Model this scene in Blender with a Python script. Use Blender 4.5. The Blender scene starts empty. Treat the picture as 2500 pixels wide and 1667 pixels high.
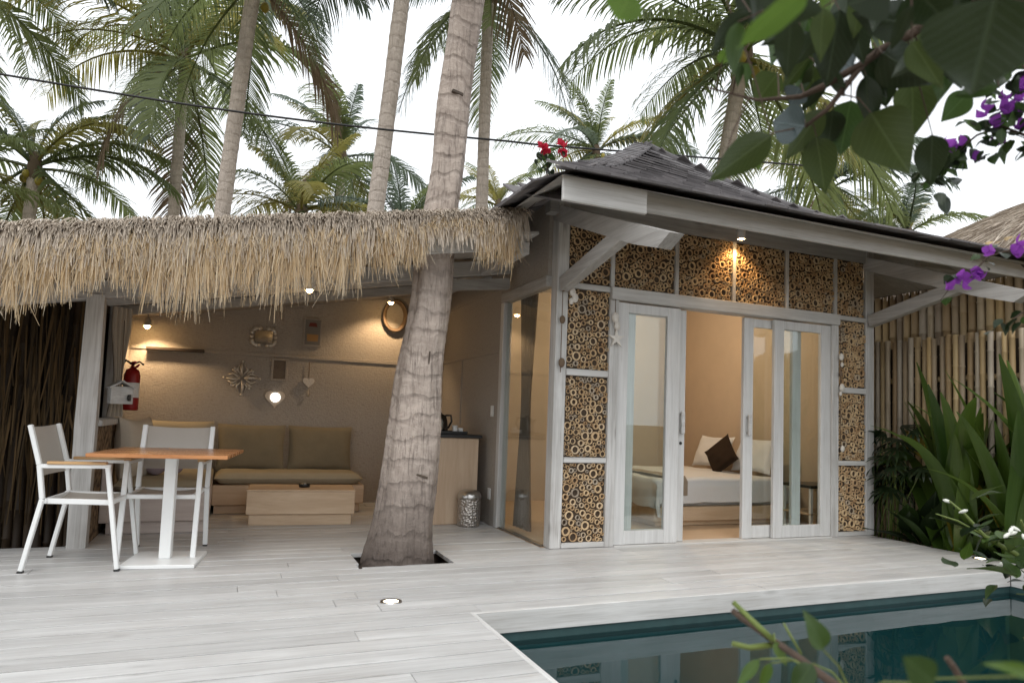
import bpy, math, random
from mathutils import Vector, Matrix, Euler, noise
R = math.radians
V = Vector
rnd = random.Random(7)
scene = bpy.context.scene
COL = scene.collection

# ------------------------------------------------------------------ camera
YAW, PITCH, ROLL = R(22.39), R(4.035), R(2.07)
fw = V((math.sin(YAW)*math.cos(PITCH), math.cos(YAW)*math.cos(PITCH), math.sin(PITCH)))
rt = V((math.cos(YAW), -math.sin(YAW), 0))
up = rt.cross(fw)
r2 = rt*math.cos(ROLL) + up*math.sin(ROLL)
u2 = -rt*math.sin(ROLL) + up*math.cos(ROLL)
cd = bpy.data.cameras.new('camera')
cam = bpy.data.objects.new('camera', cd)
COL.objects.link(cam)
cam.matrix_world = Matrix(((r2.x, u2.x, -fw.x, 0), (r2.y, u2.y, -fw.y, 0), (r2.z, u2.z, -fw.z, 1.05), (0, 0, 0, 1)))
cd.sensor_width = 36
cd.lens = 24.01
cd.shift_y = 0.0283
cd.clip_start = 0.02
cd.clip_end = 2000
cd.dof.use_dof = True
cd.dof.focus_distance = 6.2
cd.dof.aperture_fstop = 4.5
scene.camera = cam

# ------------------------------------------------------------------ sky, sun, exposure
world = bpy.data.worlds.new('World')
scene.world = world
world.use_nodes = True
wn = world.node_tree
wn.nodes.clear()
wo = wn.nodes.new('ShaderNodeOutputWorld')
bg = wn.nodes.new('ShaderNodeBackground')
sky = wn.nodes.new('ShaderNodeTexSky')
sky.sky_type = 'NISHITA'
sky.sun_disc = False
sky.sun_elevation = R(58)
sky.sun_rotation = R(200)
sky.air_density = 1.0
sky.dust_density = 4.0
hs = wn.nodes.new('ShaderNodeHueSaturation')
hs.inputs['Saturation'].default_value = 0.22
bg.inputs['Strength'].default_value = 0.13
wn.links.new(sky.outputs[0], hs.inputs['Color'])
mxs = wn.nodes.new('ShaderNodeMix')          # even cloud layer over the sky
mxs.data_type = 'RGBA'
mxs.inputs[0].default_value = 0.82
mxs.inputs[7].default_value = (7.9, 8.2, 8.5, 1)
wn.links.new(hs.outputs[0], mxs.inputs[6])
wn.links.new(mxs.outputs[2], bg.inputs['Color'])
wn.links.new(bg.outputs[0], wo.inputs['Surface'])
sl = bpy.data.lights.new('sun', 'SUN')
sl.energy = 0.6
sl.angle = R(25)
sl.color = (1, 0.96, 0.9)
sun = bpy.data.objects.new('sun', sl)
COL.objects.link(sun)
# nishita: rotation measured from +Y towards +X
sd = V((math.sin(R(200))*math.cos(R(58)), math.cos(R(200))*math.cos(R(58)), math.sin(R(58))))
sun.rotation_euler = sd.to_track_quat('Z', 'Y').to_euler()
sun.location = (0, -5, 20)
vs = scene.view_settings
vs.view_transform = 'Standard'
vs.look = 'None'
vs.gamma = 1
vs.use_curve_mapping = False
vs.exposure = 0.55
scene.render.engine = 'CYCLES'
scene.cycles.use_denoising = True
scene.cycles.max_bounces = 8
scene.cycles.transparent_max_bounces = 16
scene.cycles.sample_clamp_indirect = 6
scene.cycles.caustics_reflective = False
scene.cycles.caustics_refractive = False

# ------------------------------------------------------------------ helpers
OFF = {}

def tag(o, label=None, cat=None, group=None, kind=None):
    if label: o['label'] = label
    if cat: o['category'] = cat
    if group: o['group'] = group
    if kind: o['kind'] = kind
    return o

def thing(name, label, cat, loc=(0, 0, 0), rot=0, group=None, kind=None):
    o = bpy.data.objects.new(name, None)
    o.empty_display_size = 0.1
    COL.objects.link(o)
    o.location = loc
    o.rotation_euler = (0, 0, rot)
    OFF[o] = V(loc) if rot == 0 else V((0, 0, 0))
    return tag(o, label, cat, group, kind)

def inst(name, mesh, parent, mtx, mat=None, kind=None):
    o = bpy.data.objects.new(name, mesh)
    COL.objects.link(o)
    if parent is not None:
        o.parent = parent
        off = OFF.get(parent, V((0, 0, 0)))
        OFF[o] = off
        o.matrix_basis = Matrix.Translation(-off) @ mtx
    else:
        OFF[o] = V((0, 0, 0))
        o.matrix_basis = mtx
    if kind: o['kind'] = kind
    return o

def frame_of(x, zhint):
    """rotation whose X axis is x and whose Z axis is near zhint"""
    x = V(x).normalized()
    z = V(zhint) - x*V(zhint).dot(x)
    if z.length < 1e-5:
        z = V((0.3, 0.1, 1)) - x*V((0.3, 0.1, 1)).dot(x)
    z.normalize()
    y = z.cross(x)
    return Matrix(((x.x, y.x, z.x), (x.y, y.y, z.y), (x.z, y.z, z.z)))

def place(p, rot3, s=(1, 1, 1)):
    if isinstance(s, (int, float)): s = (s, s, s)
    return Matrix.Translation(V(p)) @ rot3.to_4x4() @ Matrix.Diagonal((*s, 1))

I3 = Matrix.Identity(3)

class MB:
    def __init__(self):
        self.v = []; self.f = []; self.s = []
    def add(self, vs, fs, sm=False):
        n = len(self.v)
        self.v += [tuple(p) for p in vs]
        self.f += [tuple(i+n for i in f) for f in fs]
        self.s += [sm]*len(fs)
        return self
    def obox(self, c, h, m=I3, b=0.0):
        c = V(c)
        hx, hy, hz = h
        b = min(b, hx*.45, hy*.45, hz*.45)
        if b <= 0:
            vs = [c + m @ V((sx*hx, sy*hy, sz*hz)) for sz in (-1, 1) for sy in (-1, 1) for sx in (-1, 1)]
            return self.add(vs, [(0, 2, 3, 1), (4, 5, 7, 6), (0, 1, 5, 4), (2, 6, 7, 3), (0, 4, 6, 2), (1, 3, 7, 5)])
        vs = []; idx = {}
        for sx in (-1, 1):
            for sy in (-1, 1):
                for sz in (-1, 1):
                    for ax in range(3):
                        q = [hx-b, hy-b, hz-b]
                        q[ax] += b
                        idx[(sx, sy, sz, ax)] = len(vs)
                        vs.append(c + m @ V((sx*q[0], sy*q[1], sz*q[2])))
        fs = []
        for s in (-1, 1):
            fs.append([idx[(s, a, d, 0)] for a, d in ((-1, -1), (1, -1), (1, 1), (-1, 1))][::s])
            fs.append([idx[(a, s, d, 1)] for a, d in ((-1, -1), (1, -1), (1, 1), (-1, 1))][::-s])
            fs.append([idx[(a, d, s, 2)] for a, d in ((-1, -1), (1, -1), (1, 1), (-1, 1))][::s])
        for a in (-1, 1):
            for d in (-1, 1):
                fs.append([idx[(-1, a, d, 1)], idx[(1, a, d, 1)], idx[(1, a, d, 2)], idx[(-1, a, d, 2)]][::(1 if a*d < 0 else -1)])
                fs.append([idx[(a, -1, d, 0)], idx[(a, 1, d, 0)], idx[(a, 1, d, 2)], idx[(a, -1, d, 2)]][::(1 if a*d > 0 else -1)])
                fs.append([idx[(a, d, -1, 0)], idx[(a, d, 1, 0)], idx[(a, d, 1, 1)], idx[(a, d, -1, 1)]][::(1 if a*d < 0 else -1)])
                for e in (-1, 1):
                    t = [idx[(a, d, e, 0)], idx[(a, d, e, 1)], idx[(a, d, e, 2)]]
                    fs.append(t if a*d*e > 0 else t[::-1])
        return self.add(vs, fs)
    def box(self, x0, y0, z0, x1, y1, z1, b=0.0):
        return self.obox(((x0+x1)/2, (y0+y1)/2, (z0+z1)/2), (abs(x1-x0)/2, abs(y1-y0)/2, abs(z1-z0)/2), I3, b)
    def bar(self, p, q, w, h, b=0.0, zh=(0, 0, 1)):
        p = V(p); q = V(q)
        return self.obox((p+q)/2, ((q-p).length/2, w/2, h/2), frame_of(q-p, zh), b)
    def tube(self, pts, rad, seg=8, cap=True, sm=True, jit=0):
        pts = [V(p) for p in pts]
        n = len(pts)
        if not hasattr(rad, '__len__'): rad = [rad]*n
        vs = []; last = None
        for i, p in enumerate(pts):
            t = (pts[min(i+1, n-1)] - pts[max(i-1, 0)]).normalized()
            if last is None:
                a = V((0, 0, 1)) if abs(t.z) < .9 else V((1, 0, 0))
            else:
                a = last
            x = (a - t*a.dot(t)).normalized(); last = x
            y = t.cross(x)
            for k in range(seg):
                an = 2*math.pi*k/seg
                rr = rad[i]*(1 + (rnd.uniform(-jit, jit) if jit else 0))
                vs.append(p + x*math.cos(an)*rr + y*math.sin(an)*rr)
        fs = [(i*seg+k, i*seg+(k+1) % seg, (i+1)*seg+(k+1) % seg, (i+1)*seg+k) for i in range(n-1) for k in range(seg)]
        self.add(vs, fs, sm)
        if cap:
            m = len(self.v) - len(vs)
            self.f += [tuple(m+k for k in range(seg))[::-1], tuple(m+(n-1)*seg+k for k in range(seg))]
            self.s += [False, False]
        return self
    def lathe(self, c, prof, seg=20, sm=True):
        c = V(c); vs = []
        for r_, z in prof:
            for k in range(seg):
                a = 2*math.pi*k/seg
                vs.append(c + V((r_*math.cos(a), r_*math.sin(a), z)))
        n = len(prof)
        fs = [(i*seg+k, i*seg+(k+1) % seg, (i+1)*seg+(k+1) % seg, (i+1)*seg+k) for i in range(n-1) for k in range(seg)]
        return self.add(vs, fs, sm)
    def poly(self, pts, th=None):
        """flat polygon; with th extruded along the vector th"""
        n = len(pts); pts = [V(p) for p in pts]
        if th is None:
            return self.add(pts, [tuple(range(n))])
        th = V(th)
        vs = pts + [p+th for p in pts]
        fs = [tuple(range(n))[::-1], tuple(range(n, 2*n))] + [(i, (i+1) % n, n+(i+1) % n, n+i) for i in range(n)]
        return self.add(vs, fs)
    def sphere(self, c, r_, seg=12, rings=8, sc=(1, 1, 1)):
        c = V(c)
        vs = [c + V((sc[0]*r_*math.sin(math.pi*i/rings)*math.cos(2*math.pi*k/seg), sc[1]*r_*math.sin(math.pi*i/rings)*math.sin(2*math.pi*k/seg), sc[2]*r_*math.cos(math.pi*i/rings))) for i in range(rings+1) for k in range(seg)]
        fs = [(i*seg+k, (i+1)*seg+k, (i+1)*seg+(k+1) % seg, i*seg+(k+1) % seg) for i in range(rings) for k in range(seg)]
        return self.add(vs, fs, True)
    def pillow(self, c, w, h, t, m=I3, n=10, pinch=.12, ex=2.6, wr=.016):
        c = V(c); vs = []; fs = []
        for side in (1, -1):
            for i in range(n+1):
                for j in range(n+1):
                    u = -1+2*i/n; v = -1+2*j/n
                    e = (max(0, 1-abs(u)**ex)*max(0, 1-abs(v)**ex))**.42
                    k = 1-pinch*(1-abs(u)**2)*(abs(v)**4)
                    k2 = 1-pinch*(1-abs(v)**2)*(abs(u)**4)
                    q = V((u*w/2*k2, v*h/2*k, side*t/2*e))
                    q.z += (wr*noise.noise(q*6+c)+wr*.5*noise.noise(V((q.x*18, q.y*5, 3))+c))*e
                    vs.append(c + m @ q)
        N = n+1
        for s in range(2):
            o = s*N*N
            for i in range(n):
                for j in range(n):
                    q = (o+i*N+j, o+(i+1)*N+j, o+(i+1)*N+j+1, o+i*N+j+1)
                    fs.append(q if s == 0 else q[::-1])
        return self.add(vs, fs, True)
    def mesh(self, name, mat=None, off=V((0, 0, 0))):
        me = bpy.data.meshes.new(name)
        ox, oy, oz = off
        me.from_pydata([(x-ox, y-oy, z-oz) for x, y, z in self.v], [], self.f)
        me.polygons.foreach_set('use_smooth', self.s)
        if mat: me.materials.append(mat)
        me.update()
        return me
    def build(self, name, mat, parent=None, kind=None, label=None, cat=None, group=None):
        if parent is None:                      # a top-level one-mesh thing: origin at its base
            xs = [p[0] for p in self.v]; ys = [p[1] for p in self.v]; zs = [p[2] for p in self.v]
            off = V(((min(xs)+max(xs))/2, (min(ys)+max(ys))/2, min(zs)))
            me = self.mesh(name, mat, off)
            o = bpy.data.objects.new(name, me)
            COL.objects.link(o)
            o.location = off
            OFF[o] = off
        else:
            off = OFF.get(parent, V((0, 0, 0)))
            me = self.mesh(name, mat, off)
            o = bpy.data.objects.new(name, me)
            COL.objects.link(o)
            o.parent = parent
            OFF[o] = off
        return tag(o, label, cat, group, kind)

# ------------------------------------------------------------------ materials
class NT:
    def __init__(self, name):
        self.m = bpy.data.materials.new(name)
        self.m.use_nodes = True
        self.t = self.m.node_tree
        self.t.nodes.clear()
        self.out = self.n('ShaderNodeOutputMaterial')
    def n(self, typ, **kw):
        nd = self.t.nodes.new(typ)
        for k, v in kw.items():
            if hasattr(nd, k) and k not in nd.inputs: setattr(nd, k, v)
            else: self.set(nd, k, v)
        return nd
    def set(self, nd, k, v):
        s = nd.inputs[k]
        if isinstance(v, bpy.types.NodeSocket): self.t.links.new(v, s)
        elif isinstance(v, bpy.types.Node): self.t.links.new(v.outputs[0], s)
        else:
            if s.type == 'RGBA' and len(v) == 3: v = (*v, 1)
            s.default_value = v
    def math(self, op, a, b=0.0, c=None):
        nd = self.t.nodes.new('ShaderNodeMath'); nd.operation = op
        for i, v in enumerate((a, b, c)):
            if v is None: continue
            if isinstance(v, (int, float)): nd.inputs[i].default_value = v
            else: self.t.links.new(v if isinstance(v, bpy.types.NodeSocket) else v.outputs[0], nd.inputs[i])
        return nd.outputs[0]
    def mix(self, f, a, b, mode='MIX'):
        nd = self.t.nodes.new('ShaderNodeMix'); nd.data_type = 'RGBA'; nd.blend_type = mode
        for i, v in ((0, f), (6, a), (7, b)):
            if isinstance(v, (int, float)): nd.inputs[i].default_value = v
            elif isinstance(v, tuple): nd.inputs[i].default_value = (*v, 1) if len(v) == 3 else v
            else: self.t.links.new(v if isinstance(v, bpy.types.NodeSocket) else v.outputs[0], nd.inputs[i])
        return nd.outputs[2]
    def ramp(self, f, stops):
        nd = self.t.nodes.new('ShaderNodeValToRGB')
        el = nd.color_ramp.elements
        while len(el) < len(stops): el.new(0.5)
        for e, (p, c) in zip(el, stops):
            e.position = p
            e.color = (*c, 1) if isinstance(c, tuple) else (c, c, c, 1)
        self.t.links.new(f if isinstance(f, bpy.types.NodeSocket) else f.outputs[0], nd.inputs[0])
        return nd.outputs[0]
    def pos(self, scale=(1, 1, 1), rand=0.0, local=False):
        if local:
            p = self.n('ShaderNodeTexCoord').outputs['Object']
        else:
            p = self.n('ShaderNodeNewGeometry').outputs['Position']
        vm = self.n('ShaderNodeVectorMath', operation='MULTIPLY')
        self.t.links.new(p, vm.inputs[0]); vm.inputs[1].default_value = scale
        if rand:
            oi = self.n('ShaderNodeObjectInfo').outputs['Random']
            k = self.math('MULTIPLY', oi, rand)
            cb = self.n('ShaderNodeCombineXYZ')
            for i in range(3): self.t.links.new(k, cb.inputs[i])
            ad = self.n('ShaderNodeVectorMath', operation='ADD')
            self.t.links.new(vm.outputs[0], ad.inputs[0]); self.t.links.new(cb.outputs[0], ad.inputs[1])
            return ad.outputs[0]
        return vm.outputs[0]
    def noise(self, vec, scale=1.0, detail=3, rough=.55, dist=0.0):
        nd = self.n('ShaderNodeTexNoise')
        self.t.links.new(vec, nd.inputs['Vector'])
        nd.inputs['Scale'].default_value = scale; nd.inputs['Detail'].default_value = detail
        nd.inputs['Roughness'].default_value = rough; nd.inputs['Distortion'].default_value = dist
        return nd.outputs[0]
    def bump(self, h, strength=.3, dist=.01):
        nd = self.n('ShaderNodeBump', Strength=strength, Distance=dist)
        self.t.links.new(h, nd.inputs['Height'])
        return nd.outputs[0]
    def principled(self, col, rough=.6, normal=None, metal=0, spec=.5, **kw):
        p = self.n('ShaderNodeBsdfPrincipled')
        self.set(p, 'Base Color', col); self.set(p, 'Roughness', rough)
        self.set(p, 'Metallic', metal); self.set(p, 'Specular IOR Level', spec)
        if normal is not None: self.set(p, 'Normal', normal)
        for k, v in kw.items(): self.set(p, k, v)
        return p
    def done(self, sh):
        self.t.links.new(sh if isinstance(sh, bpy.types.NodeSocket) else sh.outputs[0], self.out.inputs['Surface'])
        return self.m

def plain(name, col, rough=.5, metal=0, var=.0, spec=.5, bump=0, scale=40):
    t = NT(name)
    c = col
    nr = None
    if var or bump:
        nz = t.noise(t.pos(), scale, 3)
        if var:
            c = t.mix(nz, tuple(max(0, x*(1-var)) for x in col), tuple(min(1, x*(1+var)) for x in col))
        if bump: nr = t.bump(nz, bump, .01)
    return t.done(t.principled(c, rough, nr, metal, spec))

def wood(name, lo, hi, streak, axis=0, rough=.55, streak_amt=.5, var=.12, bump=.15, spec=.4, fine=1.0, knots=0.0, patchy=0.35):
    t = NT(name)
    sc = [22*fine, 22*fine, 22*fine]; sc[axis] = 1.1
    sf = [95*fine, 95*fine, 95*fine]; sf[axis] = 3.5
    n1 = t.noise(t.pos(tuple(sc), 31), 1, 4, .6, .4)
    n2 = t.noise(t.pos(tuple(sf), 17), 1, 3, .6, .2)
    n3 = t.noise(t.pos((1, 1, 1), 9), 2.3, 3, .6)
    c = t.mix(t.ramp(n1, [(.3, 0.0), (.7, 1.0)]), lo, hi)
    st = t.math('MULTIPLY', t.ramp(n2, [(.5, 0.0), (.72, 1.0)]), streak_amt)
    st = t.math('MULTIPLY', st, t.ramp(n3, [(.3, .25), (.7, 1.0)]))
    c = t.mix(st, c, streak)
    c = t.mix(t.math('MULTIPLY', t.ramp(n3, [(.42, 0.0), (.75, 1.0)]), patchy), c, tuple(a*.5+b*.5 for a, b in zip(lo, streak)))
    if knots:
        vo = t.n('ShaderNodeTexVoronoi'); vo.inputs['Scale'].default_value = 1
        ks = [5, 5, 5]; ks[axis] = 1.6
        t.t.links.new(t.pos(tuple(ks), 13), vo.inputs['Vector'])
        c = t.mix(t.math('MULTIPLY', t.ramp(vo.outputs['Distance'], [(.03, 1.0), (.12, 0.0)]), knots), c, tuple(x*.5 for x in streak))
    rv = t.n('ShaderNodeObjectInfo').outputs['Random']
    br = t.math('MULTIPLY_ADD', rv, 2*var, 1-var)
    cb = t.n('ShaderNodeCombineXYZ')
    for i in range(3): t.t.links.new(br, cb.inputs[i])
    c = t.mix(1.0, c, cb.outputs[0], 'MULTIPLY')
    rr = t.math('MULTIPLY_ADD', n1, .2, rough-.1)
    return t.done(t.principled(c, rr, t.bump(t.math('ADD', n2, n1), bump, .004), 0, spec))

def fabric(name, col, var=.15, weave=260, bump=.25, rough=.95):
    t = NT(name)
    p = t.pos()
    nz = t.noise(p, 7, 4)
    c = t.mix(nz, tuple(x*(1-var) for x in col), tuple(min(1, x*(1+var)) for x in col))
    w = t.noise(t.pos((weave, weave, weave*.4)), 1, 1)
    c = t.mix(t.math('MULTIPLY', w, .35), c, tuple(x*.55 for x in col))
    h = t.math('ADD', t.math('MULTIPLY', nz, 2.0), t.math('MULTIPLY', w, .4))
    return t.done(t.principled(c, rough, t.bump(h, bump, .01), 0, .15))

def leafmat(name, c1, c2, trans=.35, rough=.45, veins=True, spec=.45):
    t = NT(name)
    oi = t.n('ShaderNodeObjectInfo').outputs['Random']
    tc = t.n('ShaderNodeTexCoord').outputs['Object']
    nz = t.noise(tc, 14, 3)
    c = t.mix(t.math('ADD', t.math('MULTIPLY', oi, .75), t.math('MULTIPLY', nz, .35)), c1, c2)
    nr = None
    if veins:
        sx = t.n('ShaderNodeSeparateXYZ'); t.t.links.new(tc, sx.inputs[0])
        ay = t.math('ABSOLUTE', sx.outputs[1])
        mid = t.ramp(ay, [(.008, 1.0), (.03, 0.0)])
        vv = t.math('SUBTRACT', sx.outputs[0], t.math('MULTIPLY', ay, .9))
        wv = t.math('SINE', t.math('MULTIPLY', vv, 55.0))
        vn = t.ramp(wv, [(.93, 0.0), (1.0, .6)])
        vm = t.math('MAXIMUM', mid, vn)
        c = t.mix(t.math('MULTIPLY', vm, .5), c, tuple(min(1, x*1.7+.02) for x in c2))
        nr = t.bump(vm, .3, .004)
    p = t.principled(c, rough, nr, 0, spec)
    tr = t.n('ShaderNodeBsdfTranslucent')
    t.t.links.new(t.mix(.5, c, tuple(min(1, x*2.2) for x in c2)), tr.inputs['Color'])
    mx = t.n('ShaderNodeMixShader'); mx.inputs[0].default_value = trans
    t.t.links.new(p.outputs[0], mx.inputs[1]); t.t.links.new(tr.outputs[0], mx.inputs[2])
    return t.done(mx)

def emit(name, col, s):
    t = NT(name)
    e = t.n('ShaderNodeEmission', Color=col, Strength=s)
    return t.done(e)

def island(name, stops, rough=.8, trans=0.0, bump=0, spec=.2, dirt=.5):
    """colour picked at random for each loose piece of the mesh"""
    t = NT(name)
    ri = t.n('ShaderNodeNewGeometry').outputs['Random Per Island']
    c = t.ramp(ri, stops)
    n = t.noise(t.pos(), 30, 2)
    c = t.mix(t.math('MULTIPLY', n, dirt), c, t.mix(.5, c, (.08, .06, .04)))
    p = t.principled(c, rough, None, 0, spec)
    if trans:
        tr = t.n('ShaderNodeBsdfTranslucent'); t.t.links.new(c, tr.inputs['Color'])
        mx = t.n('ShaderNodeMixShader'); mx.inputs[0].default_value = trans
        t.t.links.new(p.outputs[0], mx.inputs[1]); t.t.links.new(tr.outputs[0], mx.inputs[2])
        return t.done(mx)
    return t.done(p)

def objrand(name, stops, rough=.7, nscale=(6, 6, 6), namt=.5, dark=(.05, .04, .03), bump=.2, spec=.3):
    """colour picked at random for each object, with streaky noise"""
    t = NT(name)
    c = t.ramp(t.n('ShaderNodeObjectInfo').outputs['Random'], stops)
    n = t.noise(t.pos(nscale, 23), 1, 4, .6)
    c = t.mix(t.math('MULTIPLY', t.ramp(n, [(.35, 0.0), (.8, 1.0)]), namt), c, dark)
    return t.done(t.principled(c, rough, t.bump(n, bump, .008), 0, spec))

def glassmat(name, tint=(.93, .96, .95), rough=.0):
    t = NT(name)
    tr = t.n('ShaderNodeBsdfTransparent', Color=tint)
    gl = t.n('ShaderNodeBsdfGlossy', Color=(1, 1, 1), Roughness=rough)
    ge = t.n('ShaderNodeNewGeometry')
    dt = t.n('ShaderNodeVectorMath', operation='DOT_PRODUCT')
    t.t.links.new(ge.outputs['Incoming'], dt.inputs[0]); t.t.links.new(ge.outputs['Normal'], dt.inputs[1])
    k = t.math('SUBTRACT', 1.0, t.math('ABSOLUTE', dt.outputs['Value']))
    mx = t.n('ShaderNodeMixShader')
    t.t.links.new(t.math('MULTIPLY_ADD', t.math('POWER', k, 5.0), .92, .055), mx.inputs[0])
    t.t.links.new(tr.outputs[0], mx.inputs[1]); t.t.links.new(gl.outputs[0], mx.inputs[2])
    return t.done(mx)

m_deck = wood('whitewashed_deck_wood', (.47, .465, .455), (.655, .65, .64), (.31, .28, .255), 0, .42, .62, .09, .14, .45, 1.0, .3, .3)
m_deck_y = wood('whitewashed_trim_wood', (.62, .615, .60), (.80, .795, .78), (.40, .36, .32), 1, .42, .5, .05, .1, .45, 1.0, .3)
m_post = wood('whitewashed_post_wood', (.44, .43, .41), (.68, .67, .65), (.25, .215, .19), 2, .6, .75, .05, .25, .3, 1, .5, .45)
m_rail = wood('whitewashed_rail_wood', (.50, .49, .47), (.68, .67, .65), (.30, .265, .23), 0, .55, .6, .06, .2, .3, 1, .3, .3)
m_door = wood('painted_door_wood', (.55, .545, .53), (.69, .685, .67), (.38, .35, .32), 2, .45, .5, .04, .12, .4, 1, .0, .2)
m_beam = wood('weathered_beam_wood', (.36, .345, .325), (.52, .505, .48), (.20, .17, .15), 0, .65, .75, .06, .25, .3, 1, .4, .4)
m_beam_y = wood('weathered_rafter_wood', (.38, .365, .345), (.56, .545, .52), (.22, .19, .17), 1, .65, .7, .06, .25, .3, 1, .4, .4)
m_pine = wood('pale_pine', (.56, .40, .26), (.68, .52, .36), (.42, .27, .16), 0, .5, .5, .05, .08, .35, .7, .0, .2)
m_pine_z = wood('pale_pine_upright', (.56, .40, .27), (.68, .53, .38), (.44, .29, .18), 2, .5, .5, .05, .08, .35, .5, .0, .3)
m_pink = wood('limed_pine', (.50, .42, .38), (.60, .52, .47), (.40, .31, .27), 0, .55, .5, .05, .08, .3, .7, .0, .2)
m_teak = wood('oiled_orange_teak', (.40, .165, .06), (.56, .26, .105), (.27, .095, .03), 0, .28, .6, .05, .06, .5, .8, .0, .2)
m_arm = wood('light_teak', (.45, .27, .12), (.60, .38, .19), (.32, .17, .07), 0, .4, .5, .05, .06, .4, .8)
m_dark_wood = wood('dark_brown_wood', (.05, .035, .025), (.09, .065, .045), (.03, .02, .012), 0, .6, .5)
m_white = plain('white_powder_coat', (.80, .81, .80), .35, 0, .03)
m_sling = fabric('taupe_sling_mesh', (.50, .46, .41), .05, 420, .12, .8)
m_olive = fabric('olive_canvas', (.25, .21, .14), .15)
m_olive2 = fabric('khaki_canvas', (.39, .34, .245), .12)
m_cream = fabric('cream_canvas', (.55, .48, .39), .1)
m_lilac = fabric('lilac_knit', (.34, .27, .29), .15, 160, .5)
m_linen = fabric('white_linen', (.80, .80, .80), .03, 350, .3)
m_brownf = fabric('dark_brown_batik', (.035, .022, .014), .4)
m_taupe_throw = fabric('taupe_throw', (.36, .29, .22), .1)
m_curtain = fabric('brown_curtain', (.24, .185, .15), .1)
m_sheer = fabric('sheer_white_curtain', (.62, .60, .56), .06)
m_black = plain('black_stone', (.015, .015, .016), .3, 0, .2)
m_blackp = plain('black_plastic', (.012, .012, .012), .35)
m_red = plain('red_enamel', (.32, .012, .012), .3)
m_steel = plain('brushed_steel', (.55, .54, .52), .28, 1, .08)
m_silver = plain('antique_silver', (.62, .58, .52), .42, .6, .35, .5, .3, 60)
m_interior = plain('ochre_plaster', (.56, .45, .335), .85, 0, .08, .2, .1, 5)
m_ceiling = plain('white_plaster', (.7, .66, .6), .9, 0, .05)
m_glass = glassmat('window_glass')
m_bulb = emit('warm_bulb', (1, .62, .25), 60)
m_led = emit('deck_led', (1, .82, .55), 9)
m_heart = emit('frosted_lamp_disc', (1, .95, .88), 3)
m_shell = plain('bleached_shell', (.66, .62, .56), .5, 0, .2, .4, .3, 60)
m_string = plain('brown_cord', (.16, .11, .07), .9)
m_cable = plain('black_cable', (.01, .01, .011), .5)
m_straw = island('dry_straw', [(0, (.46, .345, .21)), (.25, (.66, .50, .30)), (.5, (.78, .63, .42)), (.75, (.70, .60, .47)), (1, (.86, .75, .56))], .85, .45, 0, .2, .15)
m_straw_old = island('weathered_straw', [(0, (.40, .34, .28)), (.5, (.56, .485, .40)), (1, (.70, .61, .51))], .9, .2, 0, .2, .2)
m_tube = objrand('cut_bamboo', [(0, (.50, .32, .17)), (.35, (.66, .47, .27)), (.7, (.74, .55, .34)), (.9, (.55, .47, .37)), (1, (.36, .29, .22))], .65, (30, 30, 30), .3, (.10, .06, .03))
m_tubes = island('cut_bamboo_far', [(0, (.46, .29, .15)), (.4, (.62, .43, .24)), (.8, (.72, .53, .31)), (1, (.50, .41, .30))], .65)
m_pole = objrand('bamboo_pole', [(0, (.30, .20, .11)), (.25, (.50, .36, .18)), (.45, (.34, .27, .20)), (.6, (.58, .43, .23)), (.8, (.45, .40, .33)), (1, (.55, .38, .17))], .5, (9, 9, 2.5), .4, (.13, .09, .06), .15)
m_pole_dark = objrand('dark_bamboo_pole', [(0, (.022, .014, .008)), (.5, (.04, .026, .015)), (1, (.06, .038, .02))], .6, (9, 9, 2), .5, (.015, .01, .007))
m_shingle = objrand('weathered_wood_shingle', [(0, (.125, .118, .122)), (.5, (.19, .18, .185)), (1, (.25, .235, .24))], .75, (14, 14, 14), .45, (.05, .042, .04), .3)
m_shingles = island('weathered_wood_shingles', [(0, (.125, .118, .122)), (.5, (.19, .18, .185)), (1, (.25, .235, .24))], .75)
m_soil = plain('dark_soil', (.03, .022, .015), .95, 0, .4, .2, .5, 30)
m_sand = plain('sandy_ground', (.20, .16, .11), .95, 0, .3, .2, .4, 3)
m_frond = leafmat('palm_frond_green', (.065, .10, .04), (.17, .20, .075), .45, .5, False)
m_frond_y = leafmat('palm_frond_yellow', (.15, .16, .04), (.30, .27, .08), .4, .5, False)
m_frond_d = leafmat('palm_frond_blue_green', (.06, .09, .065), (.13, .165, .115), .35, .45, False)
m_frond_dead = leafmat('dead_palm_frond', (.11, .075, .045), (.20, .15, .095), .25, .8, False)
m_coconut = plain('green_yellow_coconut', (.32, .26, .04), .45, 0, .35, .4, 0, 14)
m_petiole = plain('palm_petiole', (.20, .17, .05), .6, 0, .3)
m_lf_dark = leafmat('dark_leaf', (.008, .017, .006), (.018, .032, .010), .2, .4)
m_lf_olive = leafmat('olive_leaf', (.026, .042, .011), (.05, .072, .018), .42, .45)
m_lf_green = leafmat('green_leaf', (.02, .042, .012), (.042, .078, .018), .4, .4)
m_lf_bright = leafmat('bright_green_leaf', (.04, .085, .012), (.075, .13, .02), .4, .4)  # brighter, yellower green leaf colour
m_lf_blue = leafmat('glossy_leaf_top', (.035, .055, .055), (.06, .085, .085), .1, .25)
t = NT('strap_leaf')
tc_ = t.n('ShaderNodeTexCoord').outputs['Object']
vm_ = t.n('ShaderNodeVectorMath', operation='MULTIPLY'); t.t.links.new(tc_, vm_.inputs[0]); vm_.inputs[1].default_value = (4, 130, 4)
rb = t.noise(vm_.outputs[0], 1, 2, .5); bl_ = t.noise(tc_, 7, 4, .6)
c = t.mix(t.n('ShaderNodeObjectInfo').outputs['Random'], (.03, .075, .011), (.10, .16, .022))
c = t.mix(t.math('MULTIPLY', rb, .45), c, (.015, .04, .008))
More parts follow.
